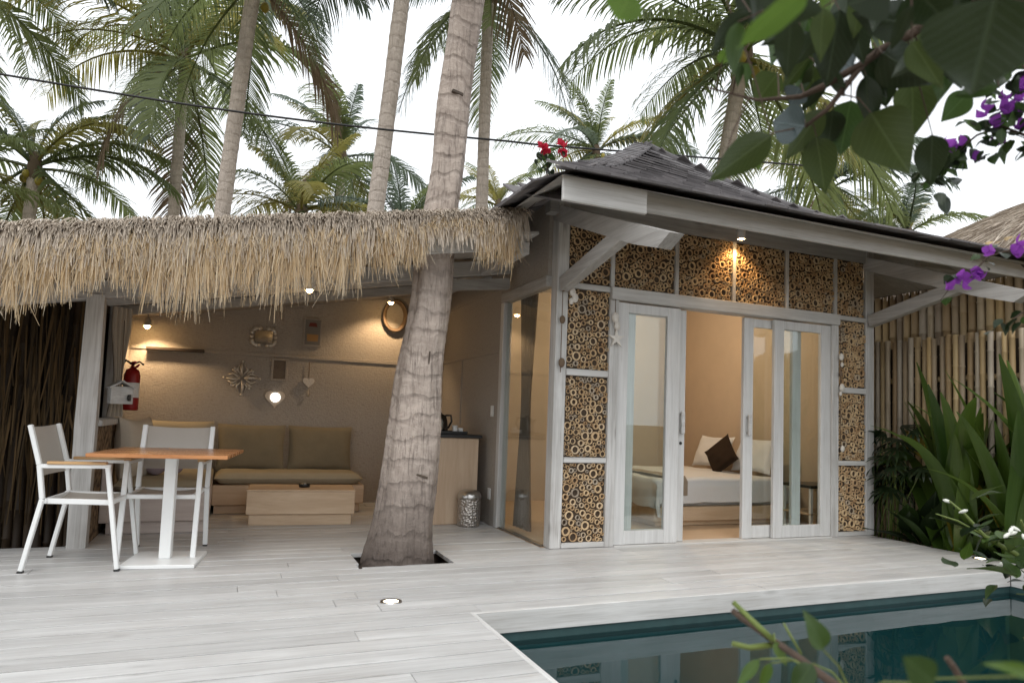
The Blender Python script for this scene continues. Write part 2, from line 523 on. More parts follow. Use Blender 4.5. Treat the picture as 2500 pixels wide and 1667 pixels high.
c = t.mix(t.ramp(bl_, [(.66, 0.0), (.78, .8)]), c, (.20, .17, .04))
p_ = t.principled(c, t.math('MULTIPLY_ADD', bl_, .25, .25), t.bump(rb, .35, .006), 0, .5)
tr = t.n('ShaderNodeBsdfTranslucent'); t.t.links.new(t.mix(.5, c, (.2, .32, .05)), tr.inputs['Color'])
mx = t.n('ShaderNodeMixShader'); mx.inputs[0].default_value = .25
t.t.links.new(p_.outputs[0], mx.inputs[1]); t.t.links.new(tr.outputs[0], mx.inputs[2])
m_strap = t.done(mx)
m_strap_y = leafmat('yellowing_strap_leaf', (.16, .15, .02), (.30, .22, .03), .3, .5, False)
m_rhapis = leafmat('fan_palm_leaf', (.008, .018, .008), (.022, .04, .014), .15, .4, False)
m_bract = leafmat('purple_bract', (.17, .035, .27), (.30, .075, .42), .45, .6, False, .2)
m_bract_r = leafmat('crimson_bract', (.34, .012, .03), (.52, .03, .06), .35, .6, False, .2)
m_bud = plain('white_bud', (.75, .76, .68), .6, 0, .1)
m_bark_thin = plain('brown_branch_bark', (.075, .052, .038), .85, 0, .4, .3, .5, 40)
m_green_stem = plain('green_stem', (.13, .17, .04), .6, 0, .3, .4, .2, 60)

# woven bamboo wall
t = NT('woven_bamboo_wall')
p = t.pos((1, 1, 1))
w1 = t.noise(t.pos((26, 26, 85)), 1, 3, .6); w2 = t.noise(t.pos((60, 60, 30)), 1, 4, .7); w3 = t.noise(p, 1.3, 3)
c = t.mix(w2, (.33, .295, .255), (.50, .455, .40))
c = t.mix(t.math('MULTIPLY', t.ramp(w1, [(.55, 0.0), (.72, 1.0)]), .5), c, (.20, .16, .125))
c = t.mix(t.math('MULTIPLY', w3, .35), c, (.29, .255, .215))
c = t.mix(.12, c, (.6, .55, .5))
m_woven = t.done(t.principled(c, .85, t.bump(t.math('ADD', w1, w2), .5, .014), 0, .2))
# coral / pebble half wall
t = NT('pebble_wall')
vo = t.n('ShaderNodeTexVoronoi'); vo.inputs['Scale'].default_value = 22
t.t.links.new(t.pos(), vo.inputs['Vector'])
c = t.ramp(vo.outputs['Distance'], [(.0, (.34, .24, .15)), (.5, (.22, .15, .09)), (.8, (.06, .04, .025))])
m_pebble = t.done(t.principled(c, .8, t.bump(t.math('SUBTRACT', 1.0, vo.outputs['Distance']), .6, .02), 0, .3))
# coconut bark
def bark(name, base, light, dark, ring=9.0, foot=False):
    t = NT(name)
    sx = t.n('ShaderNodeSeparateXYZ'); t.t.links.new(t.pos((1, 1, 1)), sx.inputs[0])
    n0 = t.noise(t.pos((2.2, 2.2, 1.1)), 1, 4, .6)
    n1 = t.noise(t.pos((46, 46, 4.5)), 1, 4, .7, .6)
    n2 = t.noise(t.pos((7, 7, 13)), 1, 5, .7, .5)
    ph = t.math('MULTIPLY', t.math('ADD', sx.outputs[2], t.math('MULTIPLY', n0, .42)), ring*2*math.pi)
    rg = t.ramp(t.math('SINE', ph), [(.55, 0.0), (1.0, 1.0)])
    c = t.mix(t.ramp(n2, [(.3, 0.0), (.7, 1.0)]), base, light)
    c = t.mix(t.math('MULTIPLY', t.ramp(n1, [(.5, 0.0), (.7, 1.0)]), .75), c, dark)
    c = t.mix(t.math('MULTIPLY', rg, .22), c, dark)
    if foot:                                     # damp, dirty foot of the trunk
        ft = t.ramp(t.math('ADD', sx.outputs[2], t.math('MULTIPLY', n0, .55)), [(.3, 1.0), (1.35, 0.0)])
        c = t.mix(t.math('MULTIPLY', ft, .85), c, (.065, .05, .043))
    c = t.mix(t.math('MULTIPLY', t.ramp(n0, [(.52, 0.0), (.72, 1.0)]), .5), c, tuple(x*.55 for x in base))
    h = t.math('ADD', t.math('MULTIPLY', rg, -.7), t.math('ADD', t.math('MULTIPLY', n1, -1.2), n2))
    return t.done(t.principled(c, .85, t.bump(h, .7, .02), 0, .2))
m_bark = bark('coconut_bark', (.34, .28, .24), (.54, .46, .40), (.11, .088, .076), 6.0, True)
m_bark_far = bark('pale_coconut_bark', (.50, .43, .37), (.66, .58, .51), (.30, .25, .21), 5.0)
# hammered bin
t = NT('hammered_metal')
vo = t.n('ShaderNodeTexVoronoi'); vo.inputs['Scale'].default_value = 42
t.t.links.new(t.pos(), vo.inputs['Vector'])
m_hammer = t.done(t.principled((.50, .46, .42), .35, t.bump(vo.outputs['Distance'], .6, .02), .85, .5))
# thatch body
t = NT('thatch_body')
n1 = t.noise(t.pos((40, 40, 5)), 1, 3, .6); n2 = t.noise(t.pos((3, 3, 3)), 1, 4)
c = t.mix(n1, (.20, .15, .10), (.42, .32, .21)); c = t.mix(t.math('MULTIPLY', n2, .6), c, (.27, .23, .19))
m_thatch = t.done(t.principled(c, .95, t.bump(n1, .8, .03), 0, .1))
t = NT('old_grey_thatch')
n1 = t.noise(t.pos((5, 60, 60)), 1, 3, .6); n2 = t.noise(t.pos((1.2, 1.2, 1.2)), 1, 4)
c = t.mix(t.ramp(n1, [(.3, 0.0), (.7, 1.0)]), (.17, .125, .095), (.46, .37, .30)); c = t.mix(t.math('MULTIPLY', n2, .6), c, (.27, .21, .165))
m_thatch_old = t.done(t.principled(c, .95, t.bump(n1, .9, .05), 0, .1))
# pool tile and water
t = NT('teal_pool_stone')
n1 = t.noise(t.pos((5, 5, 5)), 1, 4, .65)
c = t.mix(n1, (.045, .12, .125), (.085, .20, .205))
m_pool_top = plain('dark_waterline_stone', (.035, .075, .075), .4, 0, .3, .5, 0, 12)
m_pool = t.done(t.principled(c, .5, None, 0, .3))
t = NT('pool_water')
n1 = t.noise(t.pos((1.2, 2.2, 1)), 1, 2, .5)
nr = t.bump(n1, .12, .02)
tr = t.n('ShaderNodeBsdfTransparent', Color=(.55, .80, .82))
gl = t.n('ShaderNodeBsdfGlossy', Color=(.92, .96, 1), Roughness=.015)
t.t.links.new(nr, gl.inputs['Normal'])
fr = t.n('ShaderNodeFresnel', IOR=1.33); t.t.links.new(nr, fr.inputs['Normal'])
mx = t.n('ShaderNodeMixShader')
t.t.links.new(fr.outputs[0], mx.inputs[0]); t.t.links.new(tr.outputs[0], mx.inputs[1]); t.t.links.new(gl.outputs[0], mx.inputs[2])
m_water = t.done(mx)
# ------------------------------------------------------------------ ground, pool, deck
PX0, PX1, PY0, PY1 = 1.30, 5.76, 1.9, 3.55
g = MB()
B_ = 400
for x0, x1, y0, y1 in ((-B_, PX0-.1, -B_, B_), (PX1+.1, B_, -B_, B_), (PX0-.1, PX1+.1, -B_, PY0-.1), (PX0-.1, PX1+.1, PY1+.1, B_)):
    g.add([(x0, y0, -.32), (x1, y0, -.32), (x1, y1, -.32), (x0, y1, -.32)], [(0, 1, 2, 3)])
tag(g.build('ground', m_sand), kind='structure')
g = MB(); g.box(PX0, -.6, -.318, 6.5, PY0-.14, -.04)
tag(g.build('planting_bed', m_soil), kind='structure')
g = MB(); g.box(6.13, PY0, -.318, 6.46, 6.4, -.09)
tag(g.build('side_planting_bed', m_soil), kind='structure')

pool = thing('pool', None, None, ((PX0+PX1)/2, (PY0+PY1)/2, -1.35), kind='structure')
g = MB()
g.box(PX0-.1, PY0-.1, -1.45, PX1+.1, PY1+.1, -1.35)
g.box(PX0-.1, PY0-.1, -1.35, PX0, PY1+.1, -.2); g.box(PX1, PY0-.1, -1.35, PX1+.1, PY1+.1, -.2)
g.box(PX0, PY0-.1, -1.35, PX1, PY0, -.2); g.box(PX0, PY1, -1.35, PX1, PY1+.1, -.2)
g.build('pool_basin', m_pool, pool)
g = MB()
g.box(PX0-.1, PY0-.1, -.199, PX0-.001, PY1+.1, -.125); g.box(PX1+.001, PY0-.1, -.199, PX1+.1, PY1+.1, -.125)
g.box(PX0, PY0-.1, -.199, PX1, PY0-.001, -.125); g.box(PX0, PY1+.001, -.199, PX1, PY1+.1, -.125)
g.build('waterline_course', m_pool_top, pool)
g = MB(); g.box(PX0+.003, PY0+.003, -1.348, 2.3, 3.05, -.55); g.build('pool_step', m_pool, pool)
g = MB(); n = 40
for i in range(n+1):
    for j in range(n+1):
        x = PX0+.002+(PX1-PX0-.004)*i/n; y = PY0+.002+(PY1-PY0-.004)*j/n
        g.v.append((x, y, -.17))
g.f = [(i*(n+1)+j, (i+1)*(n+1)+j, (i+1)*(n+1)+j+1, i*(n+1)+j+1) for i in range(n) for j in range(n)]; g.s = [True]*len(g.f)
tag(g.build('water', m_water), kind='structure')
g = MB(); g.box(PX0-.03, PY1-.012, -.122, PX1+.0, PY1+.016, -.001, .003); g.build('coping_board', m_rail, pool)
g = MB(); g.box(PX0-.032, PY0-.1, -.122, PX0-.004, PY1-.014, -.0005, .003); g.build('coping_board', m_deck_y, pool)
g = MB(); g.box(PX1+.002, PY0-.1, -.122, PX1+.03, PY1-.014, -.001, .003); g.build('coping_board', m_deck_y, pool)
g = MB(); g.box(PX0-.004, PY0-.04, -.122, PX1, PY0-.01, -.001, .003); g.build('coping_board', m_rail, pool)

g = MB()
def slab(x0, x1, y0, y1): g.box(x0, y0, -.3, x1, y1, -.034)
slab(-3.6, 1.26, .2, 3.5); slab(-3.6, 6.1, 3.585, 4.76); slab(-3.6, .88, 4.76, 5.29); slab(1.61, 6.1, 4.76, 5.12); slab(1.61, 2.44, 5.12, 5.29)
slab(-3.6, 2.44, 5.29, 5.93); slab(-1.05, 2.44, 5.93, 8.2); slab(5.8, 6.1, 1.9, 3.585)
deck = g.build('deck', m_dark_wood); tag(deck, kind='structure')
HX0, HX1, HY0, HY1 = .91, 1.575, 4.785, 5.255
def plank(x0, x1, y0, y1):
    if x1-x0 < .03 or y1-y0 < .01: return
    q = MB(); dz = rnd.uniform(-.0015, .0015)
    q.box(x0+.001, y0+.0055, -.03, x1-.002, y1-.0055, dz, .001)
    q.build('plank', m_deck, deck)
rr = random.Random(11)
pitch = .149
k = 0; y = .421
while y < 8.2:
    y1 = min(y+pitch, 8.2)
    if y < 3.5: segs = [(-3.6, 1.268)]
    elif y < 5.08: segs = [(-3.6, 6.12)]
    elif y < 5.93: segs = [(-3.6, 2.447)]
    else: segs = [(-1.05, 2.447)]
    for a, b in segs:
        cuts = [a]; x = a+rr.uniform(.8, 2.6)
        while x < b-.5:
            cuts.append(x); x += rr.uniform(1.9, 3.1)
        cuts.append(b)
        for c0, c1 in zip(cuts, cuts[1:]):
            if y1 > HY0 and y < HY1 and c1 > HX0 and c0 < HX1:
                plank(c0, min(c1, HX0), y, y1); plank(max(c0, HX1), c1, y, y1)
                if y < HY0: plank(max(c0, HX0), min(c1, HX1), y, HY0)
                if y1 > HY1: plank(max(c0, HX0), min(c1, HX1), HY1, y1)
            else:
                plank(c0, c1, y, y1)
    y += pitch; k += 1
for (x0, x1) in ((5.795, 5.93), (5.934, 6.12)):
    q = MB(); q.box(x0, 1.9, -.03, x1, 3.546, 0, .0025); q.build('plank', m_deck_y, deck)
# tree pit
g = MB(); g.box(HX0-.03, HY0-.03, -.315, HX1+.03, HY1+.03, -.2); tag(g.build('tree_pit_soil', m_soil), kind='structure')

# deck spot lights
def deck_spot(x, y, label):
    t = thing('deck_light', label, 'deck light', (x, y, 0), 0, 'recessed lights in the deck')
    q = MB(); q.lathe((x, y, 0), [(.062, .0), (.06, .006), (.046, .007), (.042, .003)], 24); q.build('rim', m_steel, t)
    q = MB(); q.lathe((x, y, 0), [(.042, .003), (.025, .0045), (.0001, .005)], 20); q.build('lens', m_led, t)
deck_spot(.91, 3.87, 'lit round deck light set in the planks in front of the leaning palm')
deck_spot(6.02, 3.94, 'lit round deck light by the pool corner near the bamboo fence')

# ------------------------------------------------------------------ lounge pavilion
def ztop(x): return 2.30 + .178*x
pav = thing('lounge_pavilion', 'open lounge pavilion with shaggy straw thatched roof and whitewashed posts', 'pavilion', (.7, 6.5, 0))
FY = 4.74
# thatch slab following the fall of the roof
g = MB(); nx, ny = 44, 8
XS = [-2.6+(2.0+2.6)*i/nx for i in range(nx+1)]
def tz(x, y): return ztop(x) - .02 + .025*noise.noise(V((x*3, y*2, 0))) + .02*noise.noise(V((x*9, y*5, 3))) - .05*max(0, 1-(y-FY)/.1)
prof_y = [FY-.02, FY+.03, FY+.12, FY+.5, 6, 7, 8, 8.75]
for i, x in enumerate(XS):
    for y in prof_y: g.v.append((x, y, tz(x, y)))
    for y in prof_y[::-1]: g.v.append((x, y, ztop(x)-.12))
m = len(prof_y)*2
for i in range(nx):
    for j in range(m):
        g.f.append((i*m+j, (i+1)*m+j, (i+1)*m+(j+1) % m, i*m+(j+1) % m)); g.s.append(True)
g.f += [tuple(range(m)), tuple(nx*m+j for j in range(m))[::-1]]; g.s += [False, False]
thatch = g.build('thatch_roof', m_thatch, pav)
# hanging straw fringe
def strand(q, p0, p1, p2, p3, w, seg=4):
    pts = []
    for i in range(seg+1):
        t = i/seg; a = 1-t
        pts.append(V(p0)*a**3+V(p1)*3*a*a*t+V(p2)*3*a*t*t+V(p3)*t**3)
    n = len(q.v)
    an = rnd.uniform(-.9, .9)
    d = V((math.cos(an), math.sin(an), 0))
    for i, p in enumerate(pts):
        ww = w*(1-.65*(i/seg)**1.5)
        q.v.append(tuple(p-d*ww/2)); q.v.append(tuple(p+d*ww/2))
    for i in range(seg):
        q.f.append((n+2*i, n+2*i+1, n+2*i+3, n+2*i+2)); q.s.append(False)
fr = MB(); fo = MB()
for i in range(12500):
    x = rnd.uniform(-2.5, 1.93)
    cl = .5+.6*noise.noise(V((x*2.1, 0, 5)))+.35*noise.noise(V((x*6.5, 2, 0)))
    base = .27+.19*max(0, cl) + (.035 if x < -.2 else 0)
    if x > .75: base *= .82
    if x < -.5: base *= .84
    if 1.22 < x < 1.62: base *= .42
    L = base*(.38+.95*rnd.random()**1.7)
    if rnd.random() < .035 and not 1.2 < x < 1.64: L = base*rnd.uniform(1.15, 1.5)
    z = ztop(x)-.035+rnd.uniform(-.07, .01)
    layer = rnd.random()
    y = FY-.03-.07*layer
    cxx = (round(x/.085+.5*noise.noise(V((x*8, 0, 0))))*.085)
    lean = (cxx-x)*.75+rnd.gauss(0, .022)+.07*noise.noise(V((x*4, 1, 1)))
    far = rnd.uniform(-.05, .02)
    p0 = (x, FY+.08, z+.01); p1 = (x+lean*.1, y-.01, z-.005); p2 = (x+lean*.5, y+far*.4, z-L*.55); p3 = (x+lean*(1.3 if rnd.random() < .85 else 3), y+far, z-L)
    strand(fr, p0, p1, p2, p3, rnd.uniform(.004, .0095))
for i in range(5200):
    x = rnd.uniform(-2.55, 2.0)
    z = ztop(x)-.01+rnd.uniform(-.03, .025)
    L = .03+.30*rnd.random()**2.6
    lean = rnd.gauss(0, .03)
    strand(fo, (x, FY+rnd.uniform(.05, .2), z), (x+lean*.3, FY-.05, z+.01), (x+lean*.6, FY-.10, z-L*.4), (x+lean, FY-.105-rnd.uniform(0, .02), z-L), rnd.uniform(.006, .014), 3)
tag(fr.build('straw_fringe', m_straw, pav), kind='stuff')
tag(fo.build('straw_cap', m_straw_old, pav), kind='stuff')
# right edge fringe going back
fe = MB()
for i in range(260):
    y = rnd.uniform(FY, 5.1); x = 1.91+rnd.uniform(-.04, .02); z = ztop(1.93)+rnd.uniform(-.05, .03); L = rnd.uniform(.1, .42)
    strand(fe, (x-.06, y, z), (x+.03, y, z), (x+.05, y-.02, z-L*.5), (x+.05+rnd.gauss(0, .04), y-.03, z-L), rnd.uniform(.006, .012))
tag(fe.build('straw_verge', m_straw, pav), kind='stuff')
# ceiling under the thatch, purlins
g = MB()
a = [(-1.0, 5.6), (2.44, 5.6), (2.44, 8.19), (-1.0, 8.19)]
g.poly([(x, y, ztop(x)-.15) for x, y in a], (0, 0, .02)); g.build('ceiling', m_woven, pav)
for y in (6.6, 7.3):
    q = MB(); q.bar((-1.0, y, ztop(-1)-.20), (2.44, y, ztop(2.44)-.20), .07, .09, .004); q.build('rafter', m_beam, pav)
# front edge board behind the fringe, front beam, posts
g = MB(); g.bar((-2.5, FY+.12, ztop(-2.5)-.23), (2.02, FY+.12, ztop(2.02)-.23), .03, .12, .003); g.build('edge_board', m_rail, pav)
g = MB(); g.bar((-2.4, 5.89, 1.997-2.4*.172+.066), (2.35, 5.89, 1.997+2.35*.172+.066), .10, .135, .006); g.build('front_beam', m_beam, pav)
g = MB()
pv = [(-1.02, 0), (-.90, 0), (-.895, 1.0), (-.90, 1.86), (-1.015, 1.86), (-1.03, .9)]
g.poly([(x, 5.83, z) for x, z in pv], (0, .12, 0)); g.build('post', m_post, pav)
g = MB(); g.box(-1.05, 7.12, 0, -.96, 7.22, 1.95, .006); g.build('post', m_post, pav)
# short knee bracket of the front beam at the house
g = MB(); g.poly([(1.52, 5.86, 2.06), (1.62, 5.86, 2.17), (2.36, 5.86, 2.26), (2.36, 5.86, 2.36), (1.52, 5.86, 2.24)], (0, .07, 0)); g.build('bracket', m_beam, pav)
# rafter with small cap board at the right edge
g = MB(); g.box(2.06, 4.92, 2.36, 2.14, 8.1, 2.455, .004); g.build('rafter', m_beam_y, pav)
g = MB(); g.obox((2.07, 5.3, 2.50), (.11, .47, .012), Euler((0, R(-9), 0)).to_matrix(), .003); g.build('cap_board', m_beam_y, pav)
# walls
def zc(x): return ztop(x)-.152
g = MB(); g.poly([(-1.06, 8.201, 0), (2.5, 8.201, 0), (2.5, 8.201, zc(2.5)), (-1.06, 8.201, zc(-1.06))], (0, .08, 0)); wall = g.build('back_wall', m_woven, pav)
g = MB(); g.box(-1.06, 7.23, 0, -1.0, 8.2, zc(-1.06)-.01); g.build('side_wall', m_woven, pav)
for (p, q2) in (((-1.0, 8.19, 1.67), (2.44, 8.19, 1.67)), ):
    g = MB(); g.bar(p, q2, .014, .04, .003); g.build('batten', m_woven, pav)
g = MB(); g.box(-.84, 8.10, 1.645, -.28, 8.183, 1.675, .003); g.build('wall_ledge', m_dark_wood, pav)
# half wall of pebbles with a timber cap
g = MB(); g.box(-1.0, 5.96, 0, -.91, 7.11, .88); g.build('half_wall', m_pebble, pav)
g = MB(); g.box(-1.04, 5.955, .882, -.87, 7.115, .93, .006); g.build('half_wall_cap', m_post, pav)

# ------------------------------------------------------------------ villa
vil = thing('villa', 'whitewashed timber villa with bamboo ring panels and grey shingled hip roof', 'house', (4.3, 6.6, 0))
YF = 5.10
def vb(name, mat, *a, b=.004, parent=None):
    q = MB(); q.box(*a, b); return q.build(name, mat, parent or vil)
vb('floor', m_pine, 2.46, 5.13, -.03, 6.1, 8.2, -.004, b=0)
vb('post', m_post, 2.485, YF, 0, 2.592, YF+.12, 3.0, b=.006)
vb('post', m_post, 6.052, YF, 0, 6.165, YF+.12, 3.0, b=.006)
vb('wall_plate', m_beam, 2.40, YF+.005, 2.80, 6.30, YF+.115, 2.95)
# left wall: window of one pane, woven wall behind it
vb('wall_side', m_woven, 2.45, 6.27, 0, 2.53, 8.2, 3.2, b=0)
vb('wall_side_head', m_woven, 2.452, YF+.125, 2.285, 2.528, 6.268, 3.2, b=0)
vb('window_head', m_beam_y, 2.44, YF+.123, 2.19, 2.535, 6.27, 2.283)
vb('window_stile', m_door, 2.44, 6.19, 0, 2.535, 6.268, 2.188)
vb('window_pane', m_glass, 2.478, YF+.125, .015, 2.486, 6.188, 2.188, b=0)
vb('window_track', m_steel, 2.465, YF+.125, 0, 2.50, 6.188, .013, b=0)
for (y0, z0, y1, z1) in ((6.275, 1.70, 8.19, 1.735), (7.43, .95, 7.455, 1.695), (6.275, 2.33, 8.19, 2.36)):
    vb('batten', m_woven, 2.438, y0, z0, 2.449, y1, z1, b=0)
# right, back walls, ceiling
vb('wall_right', m_interior, 6.10, YF+.125, -.3, 6.18, 8.2, 2.85, b=0)
vb('wall_back', m_interior, 2.531, 8.203, -.3, 6.18, 8.28, 3.0, b=0)
vb('wall_inner', m_interior, 2.531, 6.30, 0, 2.56, 8.2, 2.74, b=0)
vb('ceiling', m_ceiling, 2.535, YF+.13, 2.745, 6.098, 8.198, 2.79, b=0)
# bamboo panels
def pack(x0, z0, x1, z1, rs, seed, fn=None):
    q = random.Random(seed); c = []
    for r_ in rs:
        for a in range(26):
            x = q.uniform(x0+r_*.9, x1-r_*.9); z = q.uniform(z0+r_*.9, z1-r_*.9)
            if fn and not fn(x, z): continue
            if all((x-X)**2+(z-Z)**2 > (r_+r0)**2*.985 for X, Z, r0 in c):
                c.append((x, z, r_)); break
    return c
def radii(q, area):
    big = [q.uniform(.029, .040) for _ in range(int(area*48))]
    mid = [q.uniform(.020, .028) for _ in range(int(area*170))]
    sml = [q.uniform(.013, .019) for _ in range(int(area*420))]
    tin = [q.uniform(.009, .012) for _ in range(int(area*180))]
    return big+mid+sml+tin
def ring(q, x, y, z, r_, wall, dep, seg=10):
    vs = []
    for rr_, yy in ((r_, y+dep), (r_, y), (r_*(1-wall), y), (r_*(1-wall), y+dep*.85)):
        for k in range(seg):
            a = 2*math.pi*k/seg
            vs.append((x+rr_*math.cos(a), yy, z+rr_*math.sin(a)))
    fs = [(i*seg+k, i*seg+(k+1) % seg, (i+1)*seg+(k+1) % seg, (i+1)*seg+k) for i in range(3) for k in range(seg)]
    q.add(vs, fs, True)
ringmesh = []
for wl in (.2, .27, .36):
    q = MB(); ring(q, 0, 0, 0, 1, wl, 1.0); ringmesh.append(q.mesh('bamboo_tube', m_tube))
m_back = plain('shade_panel_back', (.06, .04, .025), .9)  # near-black brown carries the shade of tube holes and gaps in its colour
far = MB()
Z = [(.045, .70), (.75, 1.43), (1.49, 2.17)]
rq = random.Random(5)
count = 0
def panel(x0, z0, x1, z1, single, seed, fn=None):
    global count
    p_ = vb('bamboo_panel', m_back, x0, YF+.024, z0, x1, YF+.05, z1, b=0)
    for x, z, r_ in pack(x0, z0, x1, z1, radii(rq, (x1-x0)*(z1-z0)), seed, fn):
        y = YF+.008+rq.uniform(-.006, .008)
        if single and count < 300:
            inst('bamboo_tube', ringmesh[rq.randrange(3)], p_, Matrix.Translation((x, y, z)) @ Matrix.Diagonal((r_, .03, r_, 1)) @ Matrix.Rotation(rq.uniform(0, 6), 4, 'Y'))
            count += 1
        else:
            ring(far, x, y, z, r_, rq.uniform(.2, .36), .03, 10 if r_ > .015 else 7)
for i, (z0, z1) in enumerate(Z): panel(2.594, z0, 2.998, z1, True, 20+i)
for i, (z0, z1) in enumerate(Z): panel(5.665, z0, 6.05, z1, False, 30+i)
XT = [2.594, 3.02, 3.69, 4.34, 4.99, 5.63, 6.05]
for i in range(6):
    panel(XT[i]+(.02 if i else 0), 2.222, XT[i+1]-.02, 2.798, False, 40+i)
tag(far.build('bamboo_tubes', m_tubes, vil), kind='stuff')
for x0, x1 in ((2.594, 2.998), (5.665, 6.05)):
    for z0, z1 in ((0.002, .044), (.702, .748), (1.432, 1.488), (2.172, 2.22)):
        vb('panel_rail', m_rail, x0, YF-.004, z0, x1, YF+.07, z1)
for x in XT[1:-1]:
    vb('mullion', m_post, x-.019, YF-.002, 2.2225, x+.019, YF+.07, 2.798)
# door frame
vb('door_jamb', m_post, 3.0, YF-.008, 0, 3.085, YF+.13, 2.11)
vb('door_jamb', m_post, 5.575, YF-.008, 0, 5.663, YF+.13, 2.11)
vb('lintel', m_rail, 3.0, YF-.03, 2.112, 5.663, YF+.13, 2.22, b=.006)
def leaf(x0, x1, y0, sl, sr, handle=None, z1=2.10, lock=False):
    q = MB(); th = .04
    q.box(x0, y0, .008, x0+sl, y0+th, z1, .004); q.box(x1-sr, y0, .008, x1, y0+th, z1, .004)
    q.box(x0+sl, y0+.002, .01, x1-sr, y0+th-.002, .125, .003); q.box(x0+sl, y0+.002, z1-.085, x1-sr, y0+th-.002, z1-.002, .003)
    d = q.build('sliding_door', m_door, vil)
    vb('pane', m_glass, x0+sl-.004, y0+.017, .121, x1-sr+.004, y0+.023, z1-.081, b=0, parent=d)
    if handle:
        vb('handle', m_rail, handle-.018, y0-.045, .97, handle+.018, y0-.02, 1.17, b=.005, parent=d)
        q = MB(); q.box(handle-.01, y0-.02, .985, handle+.01, y0, 1.005); q.box(handle-.01, y0-.02, 1.135, handle+.01, y0, 1.155); q.build('handle_mount', m_steel, d)
    if lock:
        q = MB(); q.tube([(x1-.045, y0-.006, .885), (x1-.045, y0+.01, .885)], .014, 12); q.build('lock', m_blackp, d)
    return d
leaf(3.088, 3.745, YF+.01, .11, .14)
leaf(3.20, 3.845, YF+.058, .10, .12, 3.80, lock=True)
leaf(4.515, 5.23, YF+.058, .115, .11, 4.565)
leaf(4.845, 5.572, YF+.01, .12, .13)
vb('threshold', m_rail, 3.09, YF-.02, -.028, 5.57, YF+.13, .006)
# outriggers with braces
for x in (2.54, 6.105):
    q = MB(); pr = [(3.52, 2.25), (3.66, 2.18), (3.95, 2.27), (6.0, 3.07), (6.0, 3.21)]
    q.poly([(x-.055, y, z) for y, z in pr], (.11, 0, 0)); q.build('outrigger', m_beam_y, vil)
    q = MB(); q.bar((x, 5.09, 2.19), (x, 4.14, 2.40), .085, .12, .004, (0, 0, 1)); q.build('brace', m_beam_y, vil)
# fascia
vb('fascia', m_rail, 2.60, 4.03, 2.54, 6.95, 4.06, 2.69)
vb('fascia', m_rail, 1.92, 3.895, 2.475, 2.56, 3.925, 2.645)
# roof: four concave faces
AX, AY, AZ = 4.33, 6.68, 4.30
CX0, CX1, CY0, CY1, CZ = 1.89, 6.98, 3.86, 9.5, 2.655
def prof(t, s=0.0): return CZ + (AZ-CZ)*((1-s)*(.80*t+.20*t*t) + s*(.30*t + .70*t**1.75))
SIDE = [0.0, 1.0, 1.0, 0.0]
q = MB(); N = 14
corners = [(CX0, CY0), (CX1, CY0), (CX1, CY1), (CX0, CY1)]
for i in range(N+1):
    t_ = i/N
    for ci_, (cx, cy) in enumerate(corners): q.v.append((cx+(AX-cx)*t_, cy+(AY-cy)*t_, prof(t_, SIDE[ci_])-.03))
for i in range(N):
    for c_ in range(4): q.f.append((i*4+c_, i*4+(c_+1) % 4, (i+1)*4+(c_+1) % 4, (i+1)*4+c_)); q.s.append(False)
roof = q.build('roof', m_beam, vil)
for y in [4.6+.55*i for i in range(7)]:     # rafters under the right eave
    vb('rafter', m_beam, 6.19, y, 2.70, 6.9, y+.05, 2.765, b=0, parent=roof)
for x in [2.9+.5*i for i in range(7)]:
    q = MB(); q.bar((x, 4.05, 2.66), (x, 5.12, 3.0), .045, .07); q.build('rafter', m_beam_y, roof)
smesh = []
for w_, l_ in ((.218, .36), (.205, .35), (.225, .37)):
    q = MB(); q.v = []
    q.obox((0, 0, 0), (w_/2, l_/2, .007), I3); smesh.append(q.mesh('shingle', m_shingle))
far_s = MB(); sing = []
rows = 19
def face_rows(c0, c1, ny, collect):
    s0 = SIDE[corners.index(c0)]; s1 = SIDE[corners.index(c1)]
    L = math.hypot(AX-(c0[0]+c1[0])/2, AY-(c0[1]+c1[1])/2)
    for k in range(rows):
        t_ = (k+.35)/rows; t1 = min(1, t_+.03)
        a = V((c0[0]+(AX-c0[0])*t_, c0[1]+(AY-c0[1])*t_, prof(t_, s0))); b = V((c1[0]+(AX-c1[0])*t_, c1[1]+(AY-c1[1])*t_, prof(t_, s1)))
        d = (b-a); ln = d.length
        if ln < .1: continue
        d.normalize()
        run = L*(t1-t_)
        tilt = Matrix.Rotation(R(-6), 3, 'X')
        n_ = max(1, int(ln/.216)); st = rnd.uniform(.09, .17)
        for j in range(n_+1):
            s_ = st + j*.216 - .04
            if s_ > ln-.11: break
            sm_ = s0+(s1-s0)*max(0, min(1, s_/ln)); rise = prof(t1, sm_)-prof(t_, sm_)
            upv = V((ny[0]*run, ny[1]*run, rise)).normalized()
            m3 = Matrix((d, upv, d.cross(upv))).transposed()
            p_ = a + d*(s_+rnd.uniform(-.008, .008)) + upv*rnd.uniform(-.012, .012)+m3 @ V((0, 0, .012+rnd.uniform(0, .006)))
            collect(p_, m3 @ tilt @ Matrix.Rotation(rnd.gauss(0, .015), 3, 'Z'), k)
def cfront(p_, m3, k): sing.append((p_, m3))
face_rows(corners[0], corners[1], (0, 1), cfront)
sing.sort(key=lambda e: e[0].y)
for i, (p_, m3) in enumerate(sing):
    if i < 300: inst('shingle', smesh[rnd.randrange(3)], roof, place(p_, m3))
    else: far_s.obox(p_, (.105, .18, .007), m3)
face_rows(corners[3], corners[0], (1, 0), lambda p_, m3, k: far_s.obox(p_, (.105, .18, .007), m3))
face_rows(corners[1], corners[2], (-1, 0), lambda p_, m3, k: far_s.obox(p_, (.105, .18, .007), m3))
face_rows(corners[2], corners[3], (0, -1), lambda p_, m3, k: far_s.obox(p_, (.105, .18, .007), m3))
